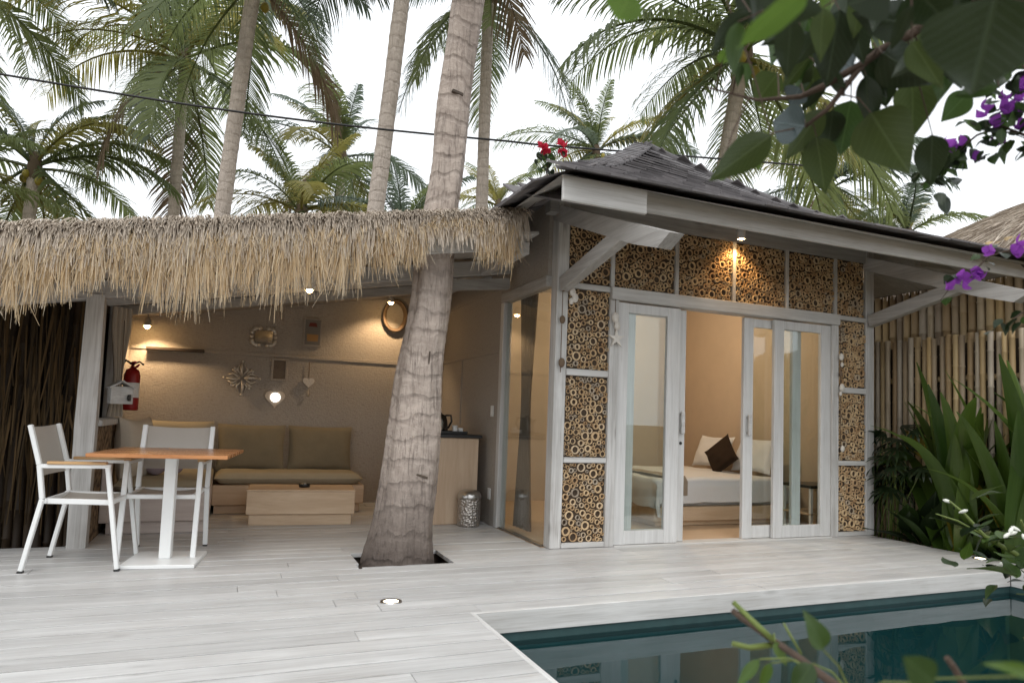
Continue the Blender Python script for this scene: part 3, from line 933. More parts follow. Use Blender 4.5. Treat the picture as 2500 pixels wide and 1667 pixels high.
tag(far_s.build('shingles', m_shingles, roof), kind='stuff')
# hip caps
for ci in (1, 2, 3):
    cx, cy = corners[ci]
    q = MB(); q.tube([(cx+(AX-cx)*i/20, cy+(AY-cy)*i/20, prof(i/20, SIDE[ci])+.004) for i in range(21)], .06, 6); q.build('hip_board', m_shingle, roof)
for ci in (0, ):
    cx, cy = corners[ci]
    for k in range(26):
        t_ = (k+.2)/26; t1 = t_+.04
        p0 = V((cx+(AX-cx)*t_, cy+(AY-cy)*t_, prof(t_, SIDE[ci])+.03)); p1 = V((cx+(AX-cx)*t1, cy+(AY-cy)*t1, prof(min(1, t1), SIDE[ci])+.03))
        m3 = frame_of(p1-p0, (0, 0, 1)) @ Matrix.Rotation(R(3), 3, 'Y') @ Matrix.Rotation(rnd.gauss(0, .03)+R(16), 3, 'X')
        q = MB(); q.obox((p0+p1)/2-V((0, 0, .0 if ci == 0 else .022)), (.15, .10 if ci == 0 else .06, .008), m3); q.build('hip_cap', m_shingle, roof)
# low left skirt of the roof, in front of the side eave
sk = MB()
for k in range(6):
    t_ = k/6
    for j in range(4):
        x = 1.86+.15*j+rnd.uniform(-.02, .02); y = 4.52+.62*t_; z = 2.705+.40*t_
        if x < 1.80+.62*t_: continue
        sk.obox((x+.12*t_, y, z+.012), (.085, .13, .007), Euler((R(30), 0, rnd.gauss(0, .03))).to_matrix())
for k in range(16):                      # side eave run
    y = 4.55+.17*k
    for j in range(3):
        sk.obox((1.93+.15*j, y, 2.71+.055*j+.01*math.sin(k)), (.13, .09, .007), Euler((0, R(-20), rnd.gauss(0, .03))).to_matrix())
tag(sk.build('skirt_shingles', m_shingles, roof), kind='stuff')
q = MB(); q.poly([(1.85, 4.52, 2.685), (2.5, 4.52, 2.72), (2.5, 4.52, 2.75), (1.85, 4.52, 2.70)], (0, .03, 0)); q.build('skirt_edge', m_beam, roof)

# eave lamp over the doors
el = thing('eave_spotlight', 'small lit warm spotlight under the eave above the bamboo transom', 'spotlight', (4.31, 4.98, 2.9))
q = MB(); q.lathe((4.31, 4.98, 2.82), [(.035, -.03), (.038, .05), (.02, .07), (.006, .08), (.006, .22)], 14); q.build('housing', m_white, el)
q = MB(); q.sphere((4.31, 4.98, 2.80), .018, 10, 6); q.build('bulb', m_bulb, el)
def lamp(name, loc, power, parent, radius=.02, col=(1, .62, .28), spot=None, aim=None):
    l = bpy.data.lights.new(name, 'SPOT' if spot else 'POINT'); l.energy = power; l.color = col; l.shadow_soft_size = radius
    o = bpy.data.objects.new(name, l); COL.objects.link(o)
    if spot:
        l.spot_size = spot; l.spot_blend = .6
        o.rotation_euler = (V(loc)-V(aim)).to_track_quat('Z', 'Y').to_euler()
    o.parent = parent
    o.location = V(loc)-OFF[parent]
    return o
lamp('lamp_light', (4.31, 4.98, 2.755), 9, el, spot=R(120), aim=(4.34, 5.12, 2.3))
# ------------------------------------------------------------------ bedroom
bed = thing('bed', 'low wooden bed with white duvet seen through the open sliding doors', 'bed', (5.05, 6.8, 0))
def wb(name, mat, parent, *a, b=.006):
    q = MB(); q.box(*a, b); return q.build(name, mat, parent)
wb('bed_plinth', m_pine, bed, 4.12, 6.0, 0, 5.95, 7.55, .05)
wb('bed_base', m_pine, bed, 4.08, 5.95, .052, 6.04, 7.6, .20)
wb('mattress', m_linen, bed, 4.12, 5.99, .202, 6.02, 7.56, .44, b=.05)
q = MB()
nx_, ny_ = 34, 26
for i in range(nx_+1):
    for j in range(ny_+1):
        u = i/nx_; v = j/ny_
        sx = -.30+u*(1.62+.30); sy = -.26+v*(1.72+.26)
        x = 4.08+max(0, sx); y = 5.955+max(0, min(sy, 1.66)); z = .50
        if sx < 0: z += sx*.98; x -= .02+.045*math.sin(sy*9)*(-sx/.3)
        if sy < 0: z += sy*1.0; y -= .02+.018*math.sin(sx*7)*(-sy/.26)
        if sy > 1.66: z -= (sy-1.66)*2
        if sx < 0 and sy < 0: x -= .05*math.sin(4*sx)*1; y -= .03
        z = max(z, .10)+.012*noise.noise(V((x*5, y*5, 1)))+.02*noise.noise(V((x*1.7, y*1.7, 4)))
        q.v.append((x, y, z))
q.f = [(i*(ny_+1)+j, (i+1)*(ny_+1)+j, (i+1)*(ny_+1)+j+1, i*(ny_+1)+j+1) for i in range(nx_) for j in range(ny_)]; q.s = [True]*len(q.f)
q.build('duvet', m_linen, bed)
q = MB()
for i in range(9):
    for j in range(27):
        u = i/8; v = j/26; sy = -.2+v*1.9
        x = 4.22+.24*u; y = 5.945+max(0, sy); z = .522+.008*noise.noise(V((x*6, y*6, 2)))
        if sy < 0: z += sy; y -= .03
        q.v.append((x, y, z))
q.f = [(i*27+j, (i+1)*27+j, (i+1)*27+j+1, i*27+j+1) for i in range(8) for j in range(26)]; q.s = [True]*len(q.f)
q.build('bed_throw', m_taupe_throw, bed)
lean = Euler((0, R(-68), 0)).to_matrix()
def cushion(name, c, w, h, t, m3, mat, label, cat='cushion', group=None, pinch=.12):
    q = MB(); q.pillow(c, w, h, t, m3, 16, pinch)
    return q.build(name, mat, None, None, label, cat, group)
cushion('pillow', (5.83, 7.22, .72), .44, .66, .15, lean, m_linen, 'white bed pillow leaning on the wall behind the brown cushion', 'pillow', 'bed pillows')
cushion('pillow', (5.80, 6.42, .72), .44, .66, .15, lean, m_linen, 'white bed pillow nearest the sliding door with handle', 'pillow', 'bed pillows')
cushion('cushion', (5.55, 6.72, .70), .40, .40, .13, Euler((0, R(-72), R(8))).to_matrix() @ Matrix.Rotation(R(40), 3, 'Z'), m_brownf, 'dark brown batik cushion standing on its corner on the bed', 'cushion')
ns = thing('nightstand', 'small open bedside table with black top behind the door glass', 'nightstand', (5.86, 5.6, 0))
wb('top', m_black, ns, 5.62, 5.40, .44, 6.08, 5.84, .47, b=.003)
for x in (5.64, 6.03):
    for y in (5.42, 5.79): wb('leg', m_white, ns, x, y, 0, x+.03, y+.03, .438, b=.002)
wb('shelf', m_pine, ns, 5.64, 5.42, .16, 6.06, 5.82, .18, b=.002)
pl = thing('pendant_lamp', 'warm ceiling lamp lighting the bedroom from above', 'ceiling lamp', (4.6, 6.7, 2.6))
q = MB(); q.lathe((4.6, 6.7, 2.62), [(.10, -.02), (.11, .06), (.06, .10), (.01, .12)], 18); q.build('shade', m_white, pl)
q = MB(); q.sphere((4.6, 6.7, 2.63), .03, 10, 6); q.build('bulb', m_bulb, pl)
lamp('lamp_light', (4.6, 6.7, 2.56), 38, pl, .05, (1, .79, .56))
# curtains
def curtain(name, x0, y0, x1, y1, z0, z1, folds, amp, mat, label, waist=None):
    q = MB(); n = folds*6; m_ = 10
    d = V((x1-x0, y1-y0, 0)); nn = V((-d.y, d.x, 0)).normalized(); c = V((x0, y0, 0))+d*.5
    for j in range(m_+1):
        w = j/m_
        z = z0+(z1-z0)*w
        k = 1.0
        if waist is not None:
            k = .35+.65*min(1, abs(w-waist)/.45)**1.1
        for i in range(n+1):
            u = i/n-.5
            p_ = c+d*u*k+nn*(amp*math.sin(u*folds*2*math.pi)*(.7+.3*math.sin(i)))
            q.v.append((p_.x, p_.y, z))
    q.f = [(j*(n+1)+i, j*(n+1)+i+1, (j+1)*(n+1)+i+1, (j+1)*(n+1)+i) for j in range(m_) for i in range(n)]; q.s = [True]*len(q.f)
    return q.build(name, mat, None, None, label, 'curtain')
curtain('curtain', 2.62, 5.80, 2.62, 6.18, .02, 2.6, 5, .03, m_curtain, 'brown gathered curtain behind the tall side window', .45)
curtain('curtain', 5.78, 5.30, 6.07, 5.30, .02, 2.6, 6, .03, m_curtain, 'brown curtain tied back behind the sliding door by the nightstand', .55)
curtain('sheer_curtain', 2.70, 5.34, 3.22, 5.36, .02, 2.6, 7, .03, m_sheer, 'pale curtain hanging behind the sliding door beside the corner panels')

# ------------------------------------------------------------------ leaning coconut palm in the deck pit
def palm_trunk_mesh(pts, rads, seg=20, ridge=.012, step=.11, jit=.012):
    """tube along a smooth path with uneven leaf-scar rings"""
    P = [V(p) for p in pts]
    # arc-length samples on a Catmull-Rom
    out = []; rad = []
    for i in range(len(P)-1):
        p0 = P[max(i-1, 0)]; p1 = P[i]; p2 = P[i+1]; p3 = P[min(i+2, len(P)-1)]
        n = max(2, int((p2-p1).length/step*2))
        for k in range(n):
            t = k/n
            out.append(.5*((2*p1)+(p2-p0)*t+(2*p0-5*p1+4*p2-p3)*t*t+(3*p1-p0-3*p2+p3)*t**3))
            rad.append(rads[i]*(1-t)+rads[i+1]*t)
    out.append(P[-1]); rad.append(rads[-1])
    q = MB()
    n = len(out); vs = []
    for i, p_ in enumerate(out):
        rg = ridge*(1 if i % 2 else -.4)*rnd.uniform(.5, 1.3)
        for k in range(seg):
            a = 2*math.pi*k/seg
            rr_ = rad[i]+rg*(.6+.8*noise.noise(V((math.cos(a)*1.5, math.sin(a)*1.5, i*.9))))+jit*noise.noise(V((math.cos(a)*2, math.sin(a)*2, p_.z*1.2)))
            vs.append(p_+V((rr_*math.cos(a), rr_*math.sin(a), 0)))
    fs = [(i*seg+k, i*seg+(k+1) % seg, (i+1)*seg+(k+1) % seg, (i+1)*seg+k) for i in range(n-1) for k in range(seg)]
    q.add(vs, fs, True)
    return q

# fronds: one petiole with drooping leaflets on both sides, tip towards +X
def frond_mesh(name, mat, L=1.0, a0=40, a1=-60, leaf=.24, pairs=62, droop=.8, twist=0.0, wind=0.0, seed=1):
    q = MB(); r_ = random.Random(seed)
    pts = []; p_ = V((0, 0, 0)); n = 26; side = 0
    for i in range(n+1):
        t = i/n
        a = R(a0+(a1-a0)*t**1.15)
        b = wind*t*t
        d = V((math.cos(a)*math.cos(b), math.cos(a)*math.sin(b), math.sin(a)))
        pts.append((p_.copy(), d)); p_ = p_ + d*(L/n)
    rads = [.020*L*(1-.9*(i/n)**.8)*.55+.0015 for i in range(n+1)]
    q.tube([a for a, b in pts[::2]], rads[::2], 4, False)
    for i in range(pairs):
        t = .10+.90*(i+.5)/pairs
        k = t*n; i0 = min(int(k), n-1); f = k-i0
        c = pts[i0][0]*(1-f)+pts[i0+1][0]*f; d = pts[i0][1]
        side = V((-d.y, d.x, 0))
        if side.length < .05: side = V((0, 1, 0))
        side.normalize()
        nrm = d.cross(side)
        if nrm.z < 0: nrm = -nrm
        ll = leaf*L*(math.sin(math.pi*min(1, (t-.06)/1.02))**.55)*(1.08-.35*t)
        for s in (-1, 1):
            fwd = .55+.55*t+r_.uniform(-.12, .12)
            dr = d*fwd + side*s*(1.0+r_.uniform(-.1, .1)) + nrm*(.30-.25*t+r_.uniform(-.15, .1))
            dr.normalize()
            l_ = ll*r_.uniform(.8, 1.1)
            w = .0105*L*r_.uniform(.7, 1.15)
            wv = d
            g_ = droop*r_.uniform(.6, 1.3)
            m1 = c+dr*l_*.45+V((0, 0, -1))*l_*.06*g_
            m2 = c+dr*l_*.80+V((0, 0, -1))*l_*.28*g_
            tip = c+dr*l_*.95+V((0, 0, -1))*l_*.52*g_
            wd = (wv*.9+nrm*.25*s).normalized()*w
            vs = [c-wd*.5, c+wd*.5, m1+wd*.75, m1-wd*.75, m2+wd*.5, m2-wd*.5, tip]
            q.add(vs, [(0, 1, 2, 3), (3, 2, 4, 5), (5, 4, 6)], False)
    return q.mesh(name, mat)
FM = {}
spec = {'up': (72, 5, .2), 'arch': (48, -50, .27), 'wide': (25, -55, .29), 'low': (-2, -72, .29), 'hang': (-32, -86, .27)}
for kname, (a0, a1, lf) in spec.items():
    for mk, mm in (('g', m_frond), ('y', m_frond_y), ('d', m_frond_d), ('x', m_frond_dead)):
        if mk == 'x' and kname != 'hang': continue
        for sd_ in (1, 2):
            FM[(kname, mk, sd_)] = frond_mesh('frond', mm, 1.0, a0+sd_*6-9, a1+sd_*8, lf, 62, 1.0, 0, .35*(sd_-1.5), sd_*7+len(kname))
q = MB(); q.sphere((0, 0, 0), .11, 8, 6, (1, 1, 1.25)); coconut = q.mesh('coconut', m_coconut)

def crown(root, c, L, n, seed, mix='gggd', windaz=None, up=.25, nuts=0, dead=1, hang=.22, small=False):
    r_ = random.Random(seed); c = V(c)
    az0 = r_.uniform(0, 6)
    for i in range(n):
        f = (i+.5)/n
        az = az0 + i*2.39996 + r_.uniform(-.2, .2)
        if windaz is not None:                      # wind gathers the fronds to one side
            d = (windaz-az+math.pi) % (2*math.pi)-math.pi
            az += d*.22
        if f < up: kn = 'up'
        elif f < .45: kn = 'arch'
        elif f < .70: kn = 'wide'
        elif f < 1-hang: kn = 'low'
        else: kn = 'hang'
        mk = r_.choice(mix)
        if kn == 'hang' and dead and r_.random() < .15: mk = 'x'
        if mk == 'x' and kn != 'hang': mk = 'g'
        s = L*r_.uniform(.82, 1.1)*(.8 if kn == 'up' else 1)
        rot = Matrix.Rotation(az, 3, 'Z') @ Matrix.Rotation(r_.gauss(0, .12), 3, 'X') @ Matrix.Rotation(r_.gauss(0, .08), 3, 'Y')
        inst('frond', FM[(kn, mk, r_.choice((1, 2)))], root, place(c+V((0, 0, r_.uniform(-.1, .12))), rot, s))
    for i in range(nuts):
        a = r_.uniform(0, 6.28); rr_ = r_.uniform(.15, .38)
        inst('coconut', coconut, root, place(c+V((rr_*math.cos(a), rr_*math.sin(a), -.15-r_.uniform(0, .4))), I3, r_.uniform(.8, 1.15)))

tp = thing('coconut_palm', 'thick leaning coconut palm trunk growing up through the deck and thatch', 'palm tree', (1.2, 5.03, -.2))
pts = [(1.22, 5.04, -.22), (1.225, 5.04, .0), (1.245, 5.03, .26), (1.275, 5.01, .6), (1.30, 5.0, .95), (1.32, 5.0, 1.4), (1.375, 5.0, 1.95), (1.40, 5.0, 2.5), (1.45, 5.0, 3.0), (1.50, 5.0, 3.6), (1.57, 5.0, 4.36), (1.75, 5.05, 6.2), (1.9, 5.1, 8.2), (1.98, 5.1, 9.5)]
rads = [.30, .265, .218, .205, .196, .172, .145, .134, .13, .13, .13, .125, .12, .12]
q = palm_trunk_mesh(pts, rads, 36, .0032, .075, .03)
q.build('trunk', m_bark, tp)
# old wedge cut and scars
q = MB(); q.obox((1.475, 4.880, 3.52), (.045, .02, .012), Euler((0, R(12), 0)).to_matrix(), .004); q.build('bark_notch', m_dark_wood, tp)
q = MB(); q.obox((1.30, 4.822, .62), (.06, .012, .008), Euler((0, R(18), 0)).to_matrix(), .003); q.build('bark_notch', m_dark_wood, tp)
q = MB(); q.obox((1.33, 4.836, 1.42), (.006, .012, .10), Euler((0, R(3), 0)).to_matrix(), .003); q.build('bark_notch', m_dark_wood, tp)
crown(tp, (1.98, 5.1, 9.55), 3.6, 16, 3, 'ggd', nuts=5)

# ------------------------------------------------------------------ table and chairs
ROT = R(-8)
tb = thing('dining_table', 'square orange teak table on a white pedestal with flat base plate', 'table', (-.335, 5.25, 0), ROT)
def lb(name, mat, parent, c, h, m3=I3, b=.004):
    q = MB(); q.obox(c, h, m3, b); return q.build(name, mat, parent)
lb('base_plate', m_white, tb, (0, 0, .012), (.225, .235, .012), b=.003)
lb('pedestal', m_white, tb, (0, 0, .37), (.036, .036, .345))
lb('tabletop_support', m_white, tb, (0, 0, .712), (.2, .2, .005))
for i in range(5):
    lb('tabletop_slat', m_teak, tb, (0, -.32+.16*i, .732), (.41, .0788, .012), b=.003)
def chair(label, loc, rot):
    t = thing('sling_chair', label, 'chair', loc, rot, 'outdoor sling chairs at the teak table')
    w = .235
    for s in (-1, 1):
        y = s*w
        q = MB()
        for a, b_ in (((0, y, 0.012), (.085, y, .45)), ((.085, y, .45), (.055, y, .66)), ((.055, y, .66), (-.012, y, .905))):
            q.bar(a, b_, .026, .034, .004, (0, 1, 0))
        q.build('back_leg', m_white, t)
        q = MB(); q.bar((.53, y, .012), (.435, y, .655), .026, .034, .004, (0, 1, 0)); q.build('front_leg', m_white, t)
        q = MB(); q.bar((.045, y, .652), (.452, y, .655), .026, .026, .004); a_ = q.build('armrest', m_white, t)
        q = MB(); q.obox((.265, y, .674), (.165, .026, .009), I3, .004); q.build('arm_pad', m_arm, a_)
        q = MB(); q.bar((.07, y-s*.03, .435), (.468, y-s*.03, .425), .026, .034, .004); q.build('seat_rail', m_white, t)
        for x in (0, .53):
            q = MB(); q.obox((x, y, .006), (.016, .016, .006), I3, .002); q.build('foot_cap', m_blackp, t)
    q = MB(); q.bar((.46, -w, .425), (.46, w, .425), .026, .03, .004); q.bar((.095, -w, .435), (.095, w, .435), .026, .03, .004); q.build('cross_rail', m_white, t)
    q = MB(); n = 8
    for i in range(n+1):
        for j in range(n+1):
            u = i/n; v = -1+2*j/n
            q.v.append((.10+.36*u, v*.195, .446-.018*(1-v*v)-.01*math.sin(math.pi*u)))
    q.f = [(i*(n+1)+j, (i+1)*(n+1)+j, (i+1)*(n+1)+j+1, i*(n+1)+j+1) for i in range(n) for j in range(n)]; q.s = [True]*len(q.f)
    q.build('seat', m_sling, t)
    q = MB()
    for i in range(n+1):
        for j in range(n+1):
            u = i/n; v = -1+2*j/n
            x = .075-.085*u; z = .585+.315*u
            q.v.append((x-.014-.02*(1-v*v), v*.225, z-.012*(1-v*v)*u))
    q.f = [(i*(n+1)+j, (i+1)*(n+1)+j, (i+1)*(n+1)+j+1, i*(n+1)+j+1) for i in range(n) for j in range(n)]; q.s = [True]*len(q.f)
    q.build('backrest', m_sling, t)
    return t
chair('white sling armchair beside the whitewashed post, seen from its side', (-1.088, 5.31, 0), R(-7))
chair('white sling armchair behind the table, facing the pool', (-.335, 5.80, 0), R(-97))

# ------------------------------------------------------------------ sofa, coffee table, kitchen counter
sofa = thing('corner_sofa', 'corner sofa of pale timber boxes with khaki seat cushions', 'sofa', (.25, 7.6, 0))
def sb(name, mat, *a, b=.006): return wb(name, mat, sofa, *a, b=b)
sb('plinth', m_pine, -.08, 7.48, 0, 1.36, 8.19, .085); sb('seat_box', m_pine, -.10, 7.44, .088, 1.395, 8.195, .285)
sb('chaise_plinth', m_pink, -.86, 6.40, 0, -.12, 7.6, .10); sb('chaise_box', m_pink, -.90, 6.36, .103, -.101, 8.19, .335)
sb('chaise_back', m_pink, -.905, 6.34, .10, -.84, 6.42, .62)
q = MB()
def softbox(x0, y0, z0, x1, y1, z1, mat, name):
    q = MB(); q.pillow(((x0+x1)/2, (y0+y1)/2, (z0+z1)/2), x1-x0, y1-y0, z1-z0, I3, 26, .004, 16, .006); return q.build(name, mat, sofa)
softbox(-.095, 7.445, .288, 1.385, 8.19, .41, m_olive2, 'seat_cushion')
softbox(-.835, 6.40, .338, -.10, 8.18, .43, m_olive2, 'seat_cushion')
lz = lambda a, b_=0: Euler((R(90-a), 0, R(b_))).to_matrix()
cushion('back_cushion', (.985, 8.02, .64), .70, .50, .17, lz(10, -2), m_olive, 'olive back cushion at the sofa end nearest the palm trunk', 'cushion', 'olive back cushions', .05)
cushion('back_cushion', (.255, 8.02, .64), .70, .50, .17, lz(10, -2), m_olive, 'olive back cushion in the middle of the sofa back', 'cushion', 'olive back cushions', .05)
cushion('back_cushion', (-.48, 8.04, .66), .70, .50, .17, lz(10, -2), m_olive2, 'golden khaki back cushion behind the sling chair', 'cushion', None, .05)
cushion('pillow', (-.745, 6.92, .66), .46, .58, .22, Euler((R(86), 0, R(65))).to_matrix(), m_cream, 'cream pillow standing upright at the chaise end of the sofa', 'pillow')
for i, (x, y) in enumerate(((-.57, 6.92), (-.43, 6.96))):
    q = MB(); q.sphere((x, y, .515), .085, 16, 10, (1, .8, 1))
    q.build('ball_cushion', m_lilac, None, None, ('lilac ball cushion next to the cream pillow', 'lilac ball cushion on the side away from the cream pillow')[i], 'cushion', 'lilac ball cushions')
ct = thing('coffee_table', 'low box coffee table of pale pine in front of the sofa', 'coffee table', (.70, 6.88, 0), R(-5))
lb('plinth', m_pine, ct, (0, 0, .05), (.455, .23, .05)); lb('body', m_pine, ct, (0, 0, .205), (.48, .255, .103)); lb('top', m_pine, ct, (0, 0, .317), (.482, .257, .007), b=.002)
at = thing('ashtray', 'small steel ashtray on the coffee table', 'ashtray', (.72, 6.88, .325))
q = MB(); q.lathe((.72, 6.88, .325), [(.001, .001), (.05, .001), (.055, .03), (.05, .03), (.045, .008), (.001, .008)], 18); q.build('dish', m_blackp, at)
q = MB(); q.lathe((.72, 6.88, .325), [(.022, .009), (.022, .04), (.012, .042), (.001, .042)], 12); q.build('knob', m_steel, at)
cab = thing('kitchen_counter', 'pale pine kitchen counter with black top behind the palm trunk', 'cabinet', (1.98, 6.8, 0))
wb('body', m_pine_z, cab, 1.62, 6.47, 0, 2.335, 7.15, .842, b=.004); wb('countertop', m_black, cab, 1.60, 6.44, .844, 2.36, 7.17, .874, b=.003)
tr_ = thing('tray', 'black tray on the kitchen counter under the kettle', 'tray', (2.03, 6.72, .875))
q = MB(); q.box(1.82, 6.55, .876, 2.24, 6.86, .886, .002); q.build('tray_base', m_blackp, tr_)
q = MB(); q.box(1.82, 6.55, .886, 2.24, 6.56, .905); q.box(1.82, 6.85, .886, 2.24, 6.86, .905); q.box(1.82, 6.56, .886, 1.83, 6.85, .905); q.box(2.23, 6.56, .886, 2.24, 6.85, .905); q.build('tray_rim', m_blackp, tr_)
ke = thing('kettle', 'dark steel kettle on the counter tray', 'kettle', (2.0, 6.72, .888))
q = MB(); q.lathe((2.0, 6.72, .888), [(.001, 0), (.075, 0), (.08, .03), (.07, .12), (.055, .17), (.02, .185), (.012, .20), (.001, .205)], 22); q.build('body', plain('dark_steel', (.09, .08, .065), .2, .9), ke)
q = MB(); q.tube([(2.05, 6.72, 1.06), (2.11, 6.72, 1.06), (2.12, 6.72, 1.0), (2.085, 6.72, .93)], .01, 8); q.build('handle', m_blackp, ke)
q = MB(); q.tube([(1.94, 6.72, 1.0), (1.90, 6.72, 1.05)], [.016, .009], 8); q.build('spout', m_blackp, ke)
for i, (x, y, h) in enumerate(((2.15, 6.70, .075), (2.19, 6.63, .05), (2.13, 6.62, .05))):
    q = MB(); q.lathe((x, y, .887), [(.001, .0), (.022, .0), (.028, h), (.025, h), (.02, .006), (.001, .006)], 14)
    q.build('cup', m_white, None, None, ('tall white cup nearest the kettle on the tray', 'short white cup at the tray corner by the wall', 'short white cup at the front of the tray')[i], 'cup', 'cups on the tray')
bn = thing('waste_bin', 'hammered metal waste bin in front of the kitchen counter', 'bin', (2.22, 6.36, 0))
q = MB(); q.lathe((2.22, 6.36, 0), [(.001, .0), (.108, .0), (.112, .02), (.113, .26)], 28); q.build('body', m_hammer, bn)
q = MB(); q.lathe((2.22, 6.36, 0), [(.113, .261), (.117, .265), (.116, .29), (.10, .325), (.06, .345), (.001, .35)], 28); q.build('lid', m_steel, bn)
def plate(x, y, z, label, cat='light switch'):
    t = thing('wall_switch' if cat == 'light switch' else 'wall_socket', label, cat, (2.449, y, z))
    q = MB(); q.box(2.440, y-.035, z-.055, 2.449, y+.035, z+.055, .003); q.build('plate', m_white, t)
    q = MB(); q.box(2.436, y-.015, z-.03, 2.4395, y+.015, z+.03, .001); q.build('rocker', m_white, t)
plate(0, 6.42, 1.12, 'white light switch on the woven wall beside the side window'); plate(0, 6.42, .30, 'white wall socket low on the woven wall behind the bin', 'socket')

# ------------------------------------------------------------------ things on the lounge wall
WY = 8.19
mf = thing('mirror', 'small ornate silver framed mirror high on the woven wall', 'mirror', (.32, WY, 1.75))
q = MB()
for i in range(26):
    a = 2*math.pi*i/26; x = .32+.125*math.copysign(abs(math.cos(a))**.5, math.cos(a)); z = 1.87+.095*math.copysign(abs(math.sin(a))**.5, math.sin(a))
    q.sphere((x, WY-.02, z), rnd.uniform(.018, .027), 8, 5, (1, .6, 1))
q.build('frame', m_silver, mf)
q = MB(); q.box(.225, WY-.015, 1.80, .415, WY-.008, 1.94); q.build('glass', plain('mirror_silvering', (.5, .48, .45), .08, 1), mf)
pr_ = thing('art_print', 'small framed picture with a red cap shape over orange', 'picture', (.85, WY, 1.80))
wb('frame', m_woven, pr_, .745, WY-.02, 1.80, .955, WY-.003, 2.13, b=.003)
wb('mount', plain('blue_grey_paper', (.20, .19, .18), .8), pr_, .765, WY-.024, 1.82, .935, WY-.021, 2.11, b=0)
q = MB(); q.poly([(.80, WY-.027, 2.03), (.90, WY-.027, 2.03), (.885, WY-.027, 2.075), (.815, WY-.027, 2.075)], (0, .002, 0)); q.build('print_shape', plain('red_ink', (.16, .03, .02), .7), pr_)
q = MB(); q.poly([(.79, WY-.027, 1.86), (.91, WY-.027, 1.86), (.915, WY-.027, 1.94), (.785, WY-.027, 1.94)], (0, .002, 0)); q.build('print_shape', plain('orange_ink', (.42, .24, .09), .7), pr_)
orn = thing('wall_ornament', 'silvery carved diamond wall ornament on the woven wall', 'wall ornament', (.12, WY, 1.2))
q = MB()
for s in range(4):
    a = s*math.pi/2
    ca, sa = math.cos(a), math.sin(a)
    def T(u, v): return (.12+u*ca-v*sa, WY-.022, 1.39+u*sa+v*ca)
    q.tube([T(.02, 0), T(.10, .012), T(.19, 0)], [.012, .02, .004], 6); q.tube([T(.03, 0), T(.09, .055), T(.15, .03)], [.008, .014, .004], 6); q.tube([T(.03, 0), T(.09, -.055), T(.15, -.03)], [.008, .014, .004], 6)
    q.tube([T(.07, .07), T(.115, .085), T(.10, .045)], [.008, .016, .006], 6); q.tube([T(.05, .05), T(.10, .10)], [.01, .016], 6)
    q.sphere(T(.185, 0), .016, 8, 5)
q.build('carving', m_silver, orn)
ff = thing('picture_frame', 'plain taupe picture frame hung beside the carved ornament', 'picture frame', (.51, WY, 1.38))
q = MB()
q.box(.42, WY-.02, 1.38, .445, WY-.004, 1.64, .003); q.box(.575, WY-.02, 1.38, .60, WY-.004, 1.64, .003); q.box(.445, WY-.02, 1.38, .575, WY-.004, 1.405, .003); q.box(.445, WY-.02, 1.615, .575, WY-.004, 1.64, .003)
q.build('frame', m_woven, ff)
q = MB(); q.box(.446, WY-.012, 1.406, .574, WY-.006, 1.614); q.build('picture', plain('brown_paper', (.17, .135, .105), .8, 0, .3, .3, 0, 20), ff)
def heart_pts(cx, cz, s, y, n=28):
    o = []
    for i in range(n):
        a = 2*math.pi*i/n
        o.append((cx+s*16*math.sin(a)**3/17, y, cz+s*(13*math.cos(a)-5*math.cos(2*a)-2*math.cos(3*a)-math.cos(4*a))/17))
    return o
hl = thing('heart_lamp', 'pale wooden heart with a glowing round disc low on the wall', 'wall lamp', (.48, WY, 1.06))
q = MB(); q.poly(heart_pts(.48, 1.185, .115, WY-.03), (0, .025, 0)); q.build('heart', wood('pale_heart_wood', (.62, .54, .45), (.72, .64, .54), (.45, .37, .29), 2), hl)
q = MB(); q.tube([(.482, WY-.038, 1.195), (.482, WY-.031, 1.195)], .052, 22); q.build('disc', m_heart, hl)
hh = thing('hanging_heart', 'small hanging wooden heart on a cord with tassel', 'hanging ornament', (.83, WY, 1.2))
q = MB(); q.tube([(.835, WY-.012, 1.44), (.835, WY-.012, 1.62)], .004, 5); q.build('cord', m_string, hh)
q = MB(); q.poly(heart_pts(.835, 1.385, .07, WY-.03), (0, .025, 0)); q.build('heart', m_shell, hh)
q = MB(); q.tube([(.835, WY-.015, 1.30), (.835, WY-.015, 1.22)], [.004, .014], 6); q.build('tassel', m_cream, hh)
wr = thing('wicker_wreath', 'dark wicker wreath hung on the wall behind the palm trunk', 'wreath', (1.80, WY, 2.1))
q = MB()
for j in range(3):
    q.tube([(1.80+(.12+.01*j)*math.cos(a*.3), WY-.03-.012*j, 2.24+(.17+.008*j)*math.sin(a*.3)) for a in range(22)], .016, 6, False)
q.build('ring', m_string, wr)

# bracket lamps and pendant
def wall_lamp(loc, power, label, aim):
    t = thing('spot_lamp', label, 'lamp', loc, 0, 'warm spot lamps in the lounge')
    x, y, z = loc
    q = MB(); q.lathe((x, y, z), [(.04, -.005), (.03, .06), (.012, .085), (.006, .09), (.006, .16)], 14); q.build('shade', m_beam, t)
    q = MB(); q.sphere((x, y-.012, z-.008), .028, 10, 6); q.build('bulb', m_bulb, t)
    lamp('lamp_light', (x, y-.01, z-.05), power, t, .025, (1, .68, .38), R(118), (x+(.12 if x < 0 else -.05), y+.14, z-.6))
wall_lamp((-.83, 7.98, 1.88), 17, 'lit warm spot lamp over the wall ledge near the extinguisher', None)
wall_lamp((1.68, 7.88, 2.36), 19, 'lit warm spot lamp shining on the wall by the palm trunk', None)
wall_lamp((.60, 6.25, 2.13), 4, 'small lit lamp hanging below the middle of the straw fringe', None)

